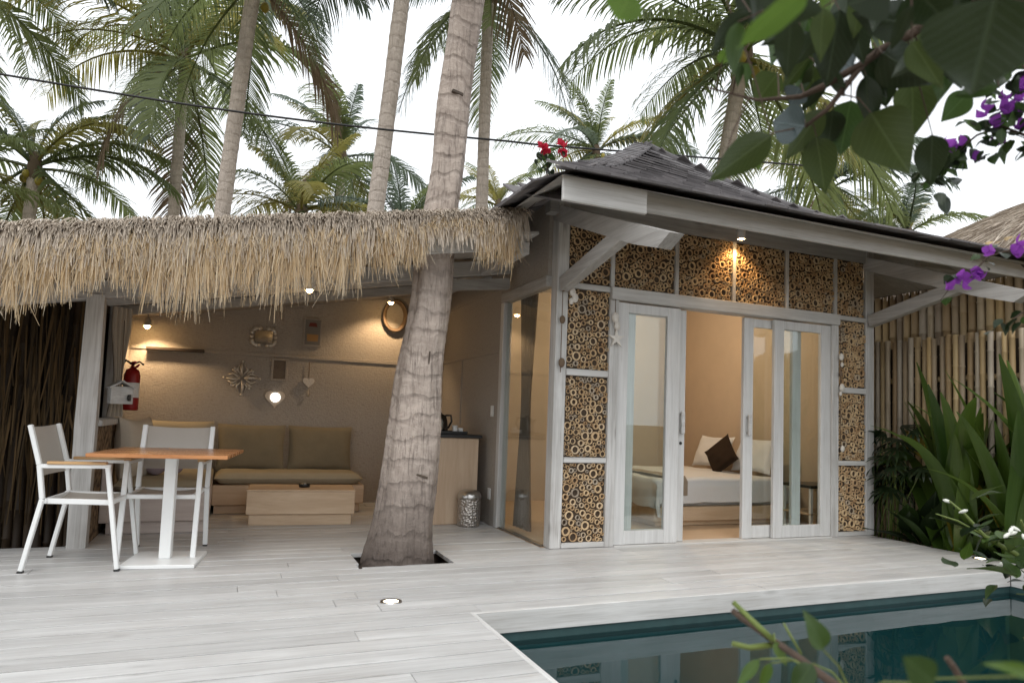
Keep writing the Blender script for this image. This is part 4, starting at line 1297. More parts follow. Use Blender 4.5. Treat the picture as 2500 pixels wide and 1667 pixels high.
# curtain, extinguisher, birdhouse by the side post
cq = curtain('side_curtain', -1.0, 6.95, -.86, 7.06, .94, 1.92, 4, .025, m_cream, 'cream curtain tied to the post above the pebble half wall', .35)
fe_ = thing('fire_extinguisher', 'red fire extinguisher hung on the side wall of the lounge', 'fire extinguisher', (-.86, 7.35, 1.0))
q = MB(); q.lathe((-.86, 7.35, 1.0), [(.001, 0), (.066, 0), (.07, .02), (.07, .33), (.055, .38), (.02, .40), (.02, .42)], 22); q.build('cylinder', m_red, fe_)
q = MB(); q.lathe((-.86, 7.35, 1.0), [(.0712, .12), (.0712, .26)], 22); q.build('label_band', m_white, fe_)
q = MB(); q.tube([(-.86, 7.35, 1.42), (-.86, 7.32, 1.45), (-.83, 7.26, 1.45)], .012, 8); q.tube([(-.86, 7.35, 1.42), (-.83, 7.30, 1.40), (-.80, 7.27, 1.43)], .01, 8); q.build('lever', m_red, fe_)
q = MB(); q.tube([(-.86, 7.35, 1.43), (-.92, 7.32, 1.47), (-.96, 7.28, 1.38), (-.95, 7.28, 1.2)], .012, 8); q.tube([(-.86, 7.33, 1.43), (-.80, 7.28, 1.46), (-.76, 7.25, 1.43)], .008, 8); q.build('hose', m_blackp, fe_)
bh = thing('birdhouse', 'white wooden birdhouse hanging on a cord beside the extinguisher', 'birdhouse', (-.86, 6.75, 1.02))
q = MB(); q.obox((-.87, 6.75, 1.13), (.085, .07, .075), Euler((0, 0, R(20))).to_matrix(), .004); q.build('box', m_rail, bh)
q = MB(); q.tube([(-.80, 6.70, 1.11), (-.785, 6.695, 1.11)], .028, 14); q.build('entry_hole', m_blackp, bh)
q = MB(); q.obox((-.83, 6.745, 1.225), (.06, .09, .006), Euler((0, R(30), R(20))).to_matrix()); q.obox((-.915, 6.755, 1.225), (.06, .09, .006), Euler((0, R(-30), R(20))).to_matrix()); q.build('gable_roof', m_rail, bh)
q = MB(); q.tube([(-.87, 6.75, 1.25), (-.88, 6.75, 1.78)], .004, 5); q.build('cord', m_string, bh)

# shell strings on the posts
def garland(label, pts, shapes):
    t = thing('shell_garland', label, 'garland', pts[-1], 0, 'shell garlands on the villa front')
    q = MB(); q.tube(pts, .0035, 5); q.build('cord', m_string, t)
    for (x, y, z, s, kind_) in shapes:
        q = MB()
        if kind_ == 'star':
            o = []
            for i in range(10):
                a = math.pi/2+i*math.pi/5; r_ = s if i % 2 == 0 else s*.34
                o.append((x+r_*math.cos(a), y, z+r_*math.sin(a)))
            q.poly(o, (0, .018, 0)); q.build('starfish', m_shell, t)
        else:
            q.sphere((x, y, z), s, 10, 6, (1, .7, 1.35)); q.build('shell', m_shell if kind_ == 's' else m_string, t)
garland('cord of dark shells hung on the corner post', [(2.53, 5.085, 2.28), (2.53, 5.085, 1.45)], [(2.53, 5.075, 2.16, .025, 'd'), (2.53, 5.075, 1.89, .026, 'd'), (2.535, 5.075, 1.53, .03, 'd')])
garland('starfish garland hung on the door jamb', [(3.035, 5.075, 2.2), (3.04, 5.075, 1.72)], [(3.03, 5.06, 1.95, .035, 's'), (3.05, 5.06, 1.88, .03, 's'), (3.045, 5.055, 1.77, .085, 'star')])
garland('white shell cluster at the foot of the corner brace', [(2.60, 5.08, 2.2), (2.61, 5.07, 2.04)], [(2.61, 5.06, 2.13, .028, 's'), (2.635, 5.06, 2.08, .03, 's'), (2.60, 5.06, 2.05, .022, 's')])
garland('long shell garland beside the panels next to the fence', [(5.66, 5.075, 2.1), (5.67, 5.075, .85)], [(5.66, 5.06, 1.79, .028, 's'), (5.67, 5.06, 1.71, .018, 's'), (5.655, 5.06, 1.62, .02, 'd'), (5.67, 5.06, 1.48, .03, 's'), (5.65, 5.06, 1.42, .018, 's'), (5.66, 5.06, 1.2, .014, 'd'), (5.68, 5.06, .87, .024, 's')])
# ------------------------------------------------------------------ fences
def pole_mesh(name, mat, r_, h, seed, seg=9):
    q = MB(); rr_ = random.Random(seed); z = 0; pr = [(r_*.98, 0)]
    z = rr_.uniform(.08, .3)
    while z < h-.05:
        pr += [(r_*.97, z-.012), (r_*1.1, z-.003), (r_*1.1, z+.004), (r_*.95, z+.012)]
        z += rr_.uniform(.26, .36)
    pr += [(r_, h), (r_*.72, h), (r_*.7, h-.03), (.0005, h-.03)]
    q.lathe((0, 0, 0), pr, seg)
    return q.mesh(name, mat)
fr_ = thing('bamboo_fence', 'tall bamboo pole fence along the side of the deck behind the plants', 'fence', (6.55, 4.6, -.3))
PM = [pole_mesh('pole', m_pole, rr, 2.32, i) for i, rr in enumerate((.026, .028, .0295, .027))]
y = 2.6; i = 0
while y < 7.4:
    inst('pole', PM[rnd.randrange(4)], fr_, Matrix.Translation((6.53+rnd.uniform(-.008, .008), y, -.30+rnd.uniform(-.02, .025))) @ Euler((rnd.gauss(0, .004), rnd.gauss(0, .004), rnd.uniform(0, 6))).to_matrix().to_4x4())
    y += rnd.uniform(.062, .071); i += 1
q = MB(); q.box(6.62, 2.5, -.3, 6.64, 7.45, 1.95); q.build('gap_shade_sheet', m_dark_wood, fr_)  # added dark sheet, stands in for the shade between the poles
for z in (.5, 1.6):
    q = MB(); q.tube([(6.59, 2.5, z), (6.59, 7.45, z)], .03, 8); q.build('fence_rail', m_pole, fr_)
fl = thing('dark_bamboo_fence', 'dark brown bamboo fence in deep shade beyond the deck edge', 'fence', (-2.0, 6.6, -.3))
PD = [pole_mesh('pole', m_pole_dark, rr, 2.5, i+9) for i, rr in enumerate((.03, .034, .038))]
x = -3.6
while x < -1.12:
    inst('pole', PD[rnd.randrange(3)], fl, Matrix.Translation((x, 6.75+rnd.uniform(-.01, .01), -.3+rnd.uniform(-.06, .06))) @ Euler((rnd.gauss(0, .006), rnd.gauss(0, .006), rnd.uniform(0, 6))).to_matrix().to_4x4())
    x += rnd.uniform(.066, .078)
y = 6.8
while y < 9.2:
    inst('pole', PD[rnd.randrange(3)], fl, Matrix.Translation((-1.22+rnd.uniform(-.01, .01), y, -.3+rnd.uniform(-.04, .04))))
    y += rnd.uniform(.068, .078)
q = MB(); q.box(-3.7, 6.80, -.3, -1.1, 6.83, 2.15); q.box(-1.30, 6.84, -.3, -1.27, 9.3, 2.15); q.build('gap_shade_sheet', m_dark_wood, fl)  # dark sheets added to block bright gaps and pass for shade
# dry palm leaves stacked against the dark fence
dl = MB()
for i in range(260):
    x = rnd.uniform(-2.4, -1.1); z = rnd.uniform(.7, 2.0); L = rnd.uniform(.4, 1.1); lean_ = rnd.gauss(0, .05)
    strand(dl, (x, 6.66, z), (x+lean_*.2, 6.62, z-L*.3), (x+lean_*.6, 6.62, z-L*.7), (x+lean_, 6.63, z-L), rnd.uniform(.01, .025), 3)
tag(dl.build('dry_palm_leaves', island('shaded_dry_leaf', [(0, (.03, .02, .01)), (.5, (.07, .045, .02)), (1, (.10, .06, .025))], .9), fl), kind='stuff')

# ------------------------------------------------------------------ neighbouring building
nb = thing('thatched_neighbour', 'neighbouring building with bamboo pole walls and brown thatched hip roof', 'house', (9, 4.8, -.3))
PN = [pole_mesh('wall_pole', m_pole, rr, 3.0, i+20) for i, rr in enumerate((.04, .044, .047))]
y = 2.6
while y < 7.0:
    inst('wall_pole', PN[rnd.randrange(3)], nb, Matrix.Translation((7.75+rnd.uniform(-.008, .008), y, .2+rnd.uniform(-.02, .02))) @ Euler((0, 0, rnd.uniform(0, 6))).to_matrix().to_4x4())
    y += rnd.uniform(.096, .108)
q = MB(); q.box(7.80, 2.5, -.3, 7.9, 7.05, 3.05); q.build('wall', m_dark_wood, nb)
q = MB(); q.box(7.905, 6.95, -.3, 11, 7.05, 3.0); q.build('wall', m_dark_wood, nb)
q = MB(); n = 30
c4 = [(7.35, 2.2), (7.35, 6.95), (11.0, 6.95), (11.0, 2.2)]
top = [(9.15, 4.2), (9.15, 5.1), (9.3, 5.1), (9.3, 4.2)]
def nbp(a, u, t):
    p0 = V(c4[a]); p1 = V(c4[(a+1) % 4]); q0 = V(top[a]); q1 = V(top[(a+1) % 4])
    p_ = (p0*(1-u)+p1*u)*(1-t)+(q0*(1-u)+q1*u)*t
    z = 2.93+1.12*t**.95+.05*noise.noise(V((p_.x*1.3, p_.y*1.3, 0)))+.02*noise.noise(V((p_.x*6, p_.y*6, 0)))
    return (p_.x, p_.y, z)
for a in range(4):
    b0 = len(q.v)
    for i in range(n+1):
        for j in range(n+1): q.v.append(nbp(a, i/n, j/n))
    for i in range(n):
        for j in range(n): q.f.append((b0+i*(n+1)+j, b0+(i+1)*(n+1)+j, b0+(i+1)*(n+1)+j+1, b0+i*(n+1)+j+1)); q.s.append(True)
q.build('thatch_roof', m_thatch_old, nb)
q = MB()
for i in range(1500):
    s = rnd.random(); a = 0 if s < .7 else 1
    u = rnd.random(); p_ = V(nbp(a, u, rnd.uniform(0, .03)))
    L = rnd.uniform(.08, .28); o = V((-.06, 0, 0)) if a == 0 else V((0, .06, 0))
    strand(q, p_-o, p_+o*.4+V((0, 0, -.02)), p_+o*.6+V((0, 0, -L*.6)), p_+o*.6+V((rnd.gauss(0, .02), rnd.gauss(0, .02), -L)), rnd.uniform(.01, .02), 3)
for i in range(5200):
    a = 0 if rnd.random() < .75 else 1
    u = rnd.random(); t0 = rnd.random()**1.3*.95
    p_ = V(nbp(a, u, t0)); p2_ = V(nbp(a, u+rnd.gauss(0, .01), max(0, t0-rnd.uniform(.06, .16))))
    nn_ = V((-.5, 0, .85)) if a == 0 else V((0, .6, .8))
    strand(q, p_+nn_*.004, p_*.67+p2_*.33+nn_*.014, p_*.33+p2_*.67+nn_*.018, p2_+nn_*rnd.uniform(.004, .03), rnd.uniform(.008, .02), 3)
tag(q.build('straw_fringe', m_straw_old, nb), kind='stuff')

# ------------------------------------------------------------------ palms behind
PG = 'coconut palms behind the villa'
def palm(label, base, c, r0, r1, L, n, seed, mix='gggdy', nuts=0, bend=None, windaz=None, hang=.25, up=.25, dead=1):
    base = V(base); c = V(c)
    t = thing('coconut_palm', label, 'palm tree', base, 0, PG)
    m_ = (base+c)*.5+V(bend or (0, 0, 0))
    pts = []
    for i in range(9):
        k = i/8
        pts.append(base*(1-k)**2+m_*2*k*(1-k)+c*k*k)
    q = palm_trunk_mesh(pts, [r0*1.25]+[r0+(r1-r0)*i/8 for i in range(1, 9)], 12, r0*.05, .2, r0*.06)
    q.build('trunk', m_bark_far, t)
    q = MB(); q.sphere(c+V((0, 0, -.05)), r1*1.25, 10, 8, (1, 1, 2.6)); q.build('crown_shaft', m_frond_dead, t)
    crown(t, c, L, n, seed, mix, windaz, up, nuts, dead, hang)
    return t
G0 = -.3
palm('coconut palm with pale trunk whose crown overhangs the thatch, tallest of the left group', (-.62, 15.5, G0), (-.02, 14.6, 9.9), .17, .14, 3.3, 20, 21, 'ggd', 2, (-.1, 0, 0), hang=.25, up=.2)
palm('coconut palm laden with green-yellow coconuts, thin trunk, left of the tall pale trunk', (-1.95, 23.4, G0), (-1.88, 22.7, 11.7), .19, .15, 5.2, 26, 22, 'ggdy', 14, None, R(200), .35)
palm('coconut palm with drooping fronds at the picture edge above the thatch corner', (-5.9, 23.9, G0), (-5.66, 23.5, 7.9), .2, .16, 4.4, 20, 23, 'ggdy', 8, None, R(90), .3)
palm('tall coconut palm reaching in from beyond the upper corner of the picture', (-6.5, 20.6, G0), (-6.9, 20.2, 11.6), .18, .15, 4.2, 16, 24, 'ggd', 0, None, R(60), .3)
palm('wind-blown coconut palm with dark hanging nuts, just left of the slim leaning trunk', (3.2, 25.4, G0), (3.3, 25.0, 10.3), .18, .14, 4.3, 22, 25, 'gdy', 10, None, R(150), .3, .4)
palm('slim leaning trunk just left of the big palm, its crown out of sight above', (1.93, 12.7, G0), (2.62, 11.7, 11.3), .17, .13, 3.8, 16, 26, 'ggd', 0, (.05, 0, 0), hang=.1)
palm('straight slim palm right behind the big leaning trunk', (5.12, 14.5, G0), (4.9, 14.1, 10.7), .15, .125, 3.2, 18, 27, 'gd', 0, None, R(200), .3)
palm('distant coconut palm blown by wind behind the red flowers', (14.0, 26.2, G0), (14.2, 25.7, 12.8), .2, .15, 4.4, 24, 28, 'gyd', 8, None, R(120), .25, .4)
palm('large coconut palm rising behind the roof ridge and the overhanging leaves', (8.6, 11.6, G0), (9.35, 10.8, 8.7), .17, .15, 4.3, 24, 29, 'ggdy', 4, (-.15, .1, 0), None, .3, .2)
palm('coconut palm with yellow coconuts behind the falling roof slope', (19.6, 18.6, G0), (19.8, 18.25, 9.9), .2, .16, 4.2, 22, 30, 'gyd', 12, None, None, .3)
palm('small coconut palm between the roof end and the neighbouring thatch', (23.5, 18.1, G0), (23.4, 17.9, 8.5), .2, .16, 4.0, 20, 31, 'gyd', 4, None, R(150), .2, .35)
palm('distant small palm between the big trunk and the roof corner', (11.6, 31.5, G0), (11.75, 31.1, 11.5), .2, .15, 4.0, 18, 32, 'gy', 0, None, R(110), .2, .5)
palm('young palm showing only its upright fronds over the thatch, left of the big trunk', (5.2, 23.4, G0), (5.25, 23.3, 7.3), .2, .16, 4.0, 14, 33, 'gd', 0, None, None, .1, .6)
palm('low palm whose fronds fill the gap right of the tall pale trunk', (1.6, 21.6, G0), (1.7, 21.5, 7.1), .2, .16, 3.8, 20, 35, 'gyy', 3, None, None, .25, .3)
palm('low palm at the far picture edge behind the thatch corner', (-7.0, 21.2, G0), (-6.6, 21.0, 6.3), .2, .16, 3.6, 14, 36, 'ggy', 0, None, None, .3, .3)

# overhead cable
q = MB()
pc = [V((-3.9, 10.9, 5.62)), V((-3.04, 10.69, 5.32)), V((3.92, 8.92, 5.06)), V((6.98, 8.72, 5.34)), V((12, 8.4, 6.0))]
pp = []
for i in range(31):
    k = i/30; x = -3.9+13.0*k
    yv = 10.88-.2554*(x+3.9)
    pp.append((x, yv if x < 3.9 else 8.92-.07*(x-3.92), 5.32+.0*k+ (-.26*((x+3.04)/6.96)**1 if x < 3.92 else -.26+.09*(x-3.92)) + (.30*(-(x+3.04)) if x < -3.04 else 0) - .10*math.sin(math.pi*max(0, min(1, (x+3.04)/6.96)))*1.0))
q.tube(pp, .016, 6)
q.build('overhead_cable', m_cable, None, None, 'black overhead cable sagging between the palms above the roofs', 'cable')

# ------------------------------------------------------------------ leaf meshes
def leaf_mesh(name, mat, W=.5, fold=.12, curl=.12, n=10, tipx=.62, wave=.02, thick=0, shape=1.0):
    q = MB()
    cols = 5
    for i in range(n+1):
        t = i/n
        w = W*.5*(math.sin(math.pi*t**tipx)**shape) * (1 if t < .9 else 1)
        for j in range(cols):
            s = -1+2*j/(cols-1)
            z = -curl*t*t + fold*abs(s)*w*1.2 + wave*math.sin(t*9+s*2)*abs(s)
            q.v.append((t, s*w, z))
    for i in range(n):
        for j in range(cols-1):
            q.f.append((i*cols+j, (i+1)*cols+j, (i+1)*cols+j+1, i*cols+j+1)); q.s.append(True)
    return q.mesh(name, mat)
LM = {}
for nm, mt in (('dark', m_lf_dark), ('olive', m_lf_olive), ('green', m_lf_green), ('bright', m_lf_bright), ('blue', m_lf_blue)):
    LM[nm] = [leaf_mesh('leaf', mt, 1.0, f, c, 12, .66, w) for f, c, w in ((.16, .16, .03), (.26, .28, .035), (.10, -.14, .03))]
CAMP = V((0, 0, 1.05))
# ------------------------------------------------------------------ foreground tree, its branch reaching over from beyond the frame
tree = thing('overhanging_tree', 'dark leafy branch with large pointed leaves hanging into the upper corner', 'tree', (1.45, .55, -.1))
q = MB(); q.tube([(1.45, .55, -.1), (1.42, .50, .6), (1.36, .46, 1.2), (1.22, .50, 1.55), (1.06, .57, 1.66), (1.04, .608, 1.69), (1.033, .661, 1.721), (1.027, .717, 1.743)], [.045, .04, .034, .026, .02, .017, .014, .011], 10); q.build('trunk', m_bark_thin, tree)
br1 = [(1.027, 0.717, 1.743), (1.0, 0.753, 1.704), (0.969, 0.788, 1.685), (0.953, 0.807, 1.668), (0.907, 0.85, 1.636), (0.88, 0.873, 1.622), (0.826, 0.917, 1.623), (0.755, 0.966, 1.652)]
q = MB(); q.tube(br1, [.010, .0085, .0075, .007, .006, .0045, .0028, .0015], 8); q.build('branch', m_bark_thin, tree)
q = MB(); q.tube([(0.953, 0.807, 1.668), (0.917, 0.849, 1.598), (0.891, 0.873, 1.571)], [.0055, .0045, .003], 8); q.build('branch', m_bark_thin, tree)
q = MB(); q.tube([(1.033, .661, 1.721), (.9, .62, 1.70), (.75, .58, 1.62), (.62, .50, 1.53), (.45, .48, 1.46)], [.009, .007, .005, .004, .002], 8); q.build('branch', m_bark_thin, tree)
br4 = [(1.033, .661, 1.721), (1.109, 0.681, 1.764), (0.979, 0.735, 1.766), (0.881, 0.775, 1.77), (0.749, 0.778, 1.727), (0.631, 0.776, 1.688)]
q = MB(); q.tube(br4, [.008, .007, .006, .005, .004, .002], 7); q.build('branch', m_bark_thin, tree)
FG = [((0.621,0.386,1.448),(0.644,0.425,1.379),"dark",0.137),((0.969,0.807,1.585),(1.061,0.818,1.508),"olive",0.127),((1.073,0.812,1.668),(1.125,0.840,1.590),"olive",0.097),((0.938,0.760,1.658),(1.042,0.762,1.633),"dark",0.093),((0.962,0.802,1.694),(1.020,0.825,1.634),"dark",0.055),((1.026,0.830,1.684),(1.073,0.858,1.634),"dark",0.065),((0.957,0.807,1.648),(1.000,0.839,1.561),"dark",0.055),((1.018,0.890,1.653),(1.036,0.932,1.567),"green",0.087),((0.925,0.881,1.563),(0.978,0.909,1.473),"olive",0.075),((0.867,0.851,1.557),(0.838,0.904,1.583),"blue",0.083),((0.926,0.868,1.724),(0.882,0.934,1.665),"olive",0.072),((0.891,0.939,1.696),(0.882,0.989,1.659),"olive",0.075),((0.710,0.759,1.477),(0.654,0.830,1.421),"olive",0.065),((0.754,0.848,1.497),(0.792,0.877,1.480),"bright",0.037),((0.709,0.869,1.465),(0.736,0.902,1.453),"bright",0.024),((0.409,0.401,1.402),(0.384,0.456,1.382),"bright",0.079),((0.356,0.579,1.492),(0.362,0.621,1.477),"bright",0.050),((0.891,0.672,1.645),(0.845,0.731,1.683),"dark",0.072),((0.830,0.747,1.694),(0.850,0.790,1.593),"dark",0.086),((0.887,0.776,1.722),(0.945,0.800,1.665),"dark",0.063),((0.936,0.815,1.660),(0.933,0.856,1.706),"blue",0.062),((0.857,0.789,1.710),(0.862,0.832,1.687),"blue",0.042),((1.113,0.803,1.574),(1.155,0.835,1.494),"dark",0.071),((1.218,0.806,1.676),(1.208,0.856,1.637),"green",0.060),((1.099,0.800,1.684),(1.156,0.822,1.657),"green",0.043),((0.933,0.874,1.612),(0.906,0.934,1.533),"olive",0.058),((0.989,0.904,1.634),(1.016,0.940,1.569),"dark",0.067),((0.780,0.714,1.689),(0.793,0.753,1.672),"bright",0.054),((0.685,0.546,1.566),(0.671,0.595,1.569),"dark",0.084),((0.801,0.601,1.632),(0.879,0.614,1.618),"dark",0.095),((0.892,0.888,1.648),(0.911,0.924,1.638),"blue",0.058),((0.927,0.821,1.626),(0.922,0.864,1.657),"dark",0.066),((0.741,0.893,1.687),(0.759,0.930,1.673),"bright",0.041),((0.760,0.887,1.661),(0.784,0.922,1.636),"green",0.019),((0.765,0.885,1.661),(0.803,0.913,1.650),"green",0.028),((0.547,0.551,1.530),(0.559,0.591,1.515),"dark",0.094),((0.829,0.821,1.761),(0.853,0.847,1.710),"green",0.034),((0.911,0.903,1.720),(0.936,0.932,1.640),"green",0.058),((0.758,0.753,1.653),(0.724,0.801,1.638),"dark",0.031),((1.059,0.727,1.689),(1.067,0.762,1.603),"green",0.059),((1.048,0.658,1.689),(1.020,0.703,1.681),"dark",0.032),((0.924,0.902,1.791),(0.975,0.919,1.719),"green",0.055),((0.851,0.686,1.701),(0.861,0.718,1.650),"dark",0.038),((0.895,0.936,1.812),(0.912,0.968,1.727),"green",0.057),((0.808,0.610,1.567),(0.876,0.618,1.526),"olive",0.052),((0.961,0.842,1.819),(0.964,0.880,1.729),"dark",0.059),((1.029,0.714,1.735),(1.022,0.753,1.687),"dark",0.035),((0.635,0.709,1.669),(0.662,0.735,1.617),"dark",0.035),((0.925,0.673,1.621),(0.900,0.718,1.588),"dark",0.035),((1.255,0.814,1.907),(1.196,0.874,1.861),"olive",0.055),((1.187,0.846,1.884),(1.255,0.854,1.835),"green",0.057),((0.700,0.656,1.611),(0.721,0.684,1.552),"olive",0.040),((1.072,0.785,1.774),(1.071,0.824,1.696),"olive",0.047),((0.832,0.707,1.700),(0.847,0.737,1.646),"olive",0.042),((0.914,0.888,1.754),(0.877,0.938,1.725),"dark",0.037),((0.995,0.672,1.737),(1.026,0.697,1.666),"dark",0.050),((1.222,0.753,1.847),(1.219,0.792,1.766),"dark",0.059),((0.890,0.759,1.766),(0.911,0.787,1.711),"dark",0.035),((0.922,0.886,1.695),(0.949,0.913,1.623),"olive",0.047),((0.770,0.581,1.590),(0.775,0.614,1.546),"dark",0.028),((1.059,0.657,1.584),(1.023,0.704,1.583),"green",0.034),((1.025,0.715,1.699),(1.079,0.732,1.616),"dark",0.065),((0.878,0.534,1.617),(0.891,0.564,1.580),"green",0.030),((0.643,0.754,1.687),(0.701,0.767,1.631),"dark",0.049),((0.608,0.690,1.598),(0.574,0.740,1.559),"dark",0.040),((0.673,0.686,1.603),(0.695,0.714,1.536),"dark",0.049),((0.571,0.671,1.565),(0.587,0.701,1.511),"green",0.032),((0.933,0.868,1.665),(0.920,0.910,1.617),"dark",0.034),((1.097,0.666,1.686),(1.133,0.688,1.624),"green",0.043),((0.800,0.755,1.659),(0.789,0.795,1.618),"dark",0.037)]
rl = random.Random(4)
stems = MB()
for b_, t_, k_, w_ in FG:
    b_ = V(b_); t_ = V(t_); L = (t_-b_).length
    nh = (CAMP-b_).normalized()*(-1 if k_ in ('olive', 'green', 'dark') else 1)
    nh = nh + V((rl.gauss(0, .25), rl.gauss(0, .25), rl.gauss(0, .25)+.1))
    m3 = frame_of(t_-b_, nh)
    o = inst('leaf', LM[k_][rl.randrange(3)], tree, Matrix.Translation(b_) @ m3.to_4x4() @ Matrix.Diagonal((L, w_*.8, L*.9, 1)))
# short stalks joining leaves to the nearest branch point
def catm(pts, n=6):
    o = []
    for a, b in zip(pts, pts[1:]):
        for k in range(n): o.append(V(a)*(1-k/n)+V(b)*k/n)
    return o+[V(pts[-1])]
allb = catm(br1)+catm([(0.953, 0.807, 1.668), (0.917, 0.849, 1.598), (0.891, 0.873, 1.571)])+catm([(1.033, .661, 1.721), (.9, .62, 1.70), (.75, .58, 1.62), (.62, .50, 1.53), (.45, .48, 1.46)])+catm(br4)
for b_, t_, k_, w_ in FG:
    b_ = V(b_); nb_ = min(allb, key=lambda p_: (p_-b_).length)
    q = MB(); q.tube([nb_, nb_*.4+b_*.6+V((0, 0, .012)), b_], [.0016, .0013, .001], 5, False); q.build('leaf_stalk', m_bark_thin, tree)

# ------------------------------------------------------------------ bougainvillea
bl_m = [leaf_mesh('leaf', m_lf_green, .72, .1, .15, 7, .7, .02), leaf_mesh('leaf', m_lf_dark, .7, .15, .2, 7, .7, .02)]
bract = {'p': leaf_mesh('bract', m_bract, .8, .12, .25, 6, .75, .03), 'r': leaf_mesh('bract', m_bract_r, .8, .12, .25, 6, .75, .03)}
def bougain(root, path, rad, nleaf, flowers, seed, colr='p', lsize=.045, spread=.05, fsize=.035):
    r_ = random.Random(seed); pts = catm(path, 5)
    q = MB(); n = len(pts); q.tube(pts, [rad*(1-.7*i/(n-1)) for i in range(n)], 6); q.build('stem', m_bark_thin, root)
    for i in range(nleaf):
        p_ = pts[r_.randrange(n)]+V((r_.gauss(0, spread), r_.gauss(0, spread), r_.gauss(0, spread)))
        d = V((r_.gauss(0, 1), r_.gauss(0, 1), r_.gauss(-.6, .6)))
        inst('leaf', bl_m[r_.randrange(2)], root, place(p_, frame_of(d, (r_.gauss(0, .5), r_.gauss(0, .5), 1)), lsize*r_.uniform(.6, 1.25)))
    for f in flowers:
        f = V(f)
        a0 = r_.uniform(0, 6)
        ax = V((r_.gauss(0, .5), r_.gauss(-.5, .4), r_.gauss(.2, .5)))
        for j in range(3):
            m3 = frame_of(ax, (0, 0, 1)) @ Matrix.Rotation(a0+j*2.094, 3, 'X') @ Matrix.Rotation(R(-48), 3, 'Y')
            inst('bract', bract[colr], root, place(f, m3, fsize*r_.uniform(.8, 1.2)))
bgv = thing('bougainvillea', 'purple bougainvillea hanging from above against the white sky', 'bougainvillea', (1.95, .85, -.1))
bg1 = [(1.623, 0.909, 1.693), (1.577, 0.926, 1.711), (1.552, 0.956, 1.737), (1.531, 0.998, 1.729), (1.513, 1.029, 1.701), (1.512, 1.064, 1.675), (1.484, 1.1, 1.636)]
bg1b = [(1.535, 0.881, 1.817), (1.53, 0.912, 1.864), (1.525, 0.938, 1.841), (1.514, 0.945, 1.807), (1.574, 0.943, 1.796), (1.574, 0.924, 1.76)]
q = MB(); q.tube([(1.95, .85, -.1), (1.97, .84, .6), (1.93, .84, 1.2), (1.80, .86, 1.60), (1.623, .909, 1.693)], [.022, .02, .015, .009, .005], 8); q.tube([(1.80, .86, 1.60), (1.66, .86, 1.76), (1.535, .881, 1.817)], [.008, .006, .004], 6); q.build('trunk', m_bark_thin, bgv)
bougain(bgv, bg1, .004, 80, [(1.531, .985, 1.765), (1.56, .95, 1.78), (1.575, .94, 1.76), (1.50, 1.03, 1.705), (1.515, 1.02, 1.71), (1.60, .92, 1.765), (1.56, .97, 1.70), (1.59, .93, 1.73), (1.53, 1.01, 1.68), (1.526, 0.941, 1.786),(1.56, 0.925, 1.816),(1.546, 0.936, 1.758),(1.488, 0.959, 1.765),(1.566, 0.93, 1.721),(1.464, 1.027, 1.707),(1.532, 0.964, 1.737)], 1, 'p', .042, .024, .026)
bougain(bgv, bg1b, .003, 46, [(1.575, .945, 1.80), (1.58, .93, 1.82), (1.585, .93, 1.79), (1.59, .92, 1.83)], 2, 'p', .04, .03, .026)
bgw = thing('bougainvillea', 'purple bougainvillea sprig in front of the roof end and bamboo fence', 'bougainvillea', (2.2, .95, -.1))
bg2 = [(1.98, 1.02, 1.60), (1.903, 1.072, 1.59), (1.824, 1.11, 1.526), (1.784, 1.138, 1.51), (1.765, 1.159, 1.477), (1.725, 1.189, 1.444), (1.696, 1.205, 1.397)]
q = MB(); q.tube([(2.2, .95, -.1), (2.2, .97, .6), (2.15, .98, 1.2), (1.98, 1.02, 1.60)], [.015, .013, .01, .005], 8); q.tube([(2.15, .98, 1.2), (2.0, 1.02, 1.37), (1.86, 1.051, 1.391)], [.007, .005, .003], 6); q.build('trunk', m_bark_thin, bgw)
bougain(bgw, bg2, .003, 14, [(1.725, 1.19, 1.445), (1.74, 1.18, 1.462), (1.755, 1.165, 1.478), (1.765, 1.155, 1.47), (1.745, 1.18, 1.44), (1.785, 1.135, 1.525), (1.825, 1.11, 1.525), (1.845, 1.10, 1.515), (1.84, 1.10, 1.54), (1.77, 1.15, 1.455), (1.71, 1.195, 1.432)], 3, 'p', .035, .018, .026)
bougain(bgw, [(1.86, 1.051, 1.391), (1.828, 1.088, 1.36), (1.794, 1.104, 1.331)], .003, 9, [], 4, 'p', .04, .012)
bgr = thing('red_bougainvillea', 'crimson bougainvillea shoot rising beside the left roof corner', 'bougainvillea', (1.9, 4.45, -.1))
q = MB(); q.tube([(2.30, 8.95, -.3), (2.32, 8.9, 1.4), (2.28, 8.6, 2.84), (2.26, 6.5, 2.80), (2.20, 5.0, 2.80), (2.072, 4.40, 2.749)], [.014, .012, .010, .009, .006, .005], 6); q.build('trunk', m_bark_thin, bgr)
bgr.location = (2.30, 8.95, -.3)
for ch in bgr.children: ch.location = V((1.9, 4.45, -.1))-V((2.30, 8.95, -.3))
OFF[bgr] = V((2.30, 8.95, -.3))
bougain(bgr, [(2.072, 4.40, 2.749), (2.011, 4.37, 2.825), (2.019, 4.34, 2.901), (1.965, 4.335, 2.993)], .005, 26, [(1.95, 4.33, 3.0), (1.975, 4.33, 2.985), (1.96, 4.33, 2.955), (1.99, 4.32, 2.97), (1.94, 4.34, 2.985)], 5, 'r', .06, .04, .048)
bougain(bgr, [(2.019, 4.34, 2.901), (2.087, 4.284, 2.975)], .004, 4, [(2.085, 4.28, 2.97), (2.10, 4.28, 3.0), (2.07, 4.29, 2.985), (2.10, 4.28, 2.95), (2.08, 4.28, 3.01)], 6, 'r', .05, .03, .048)

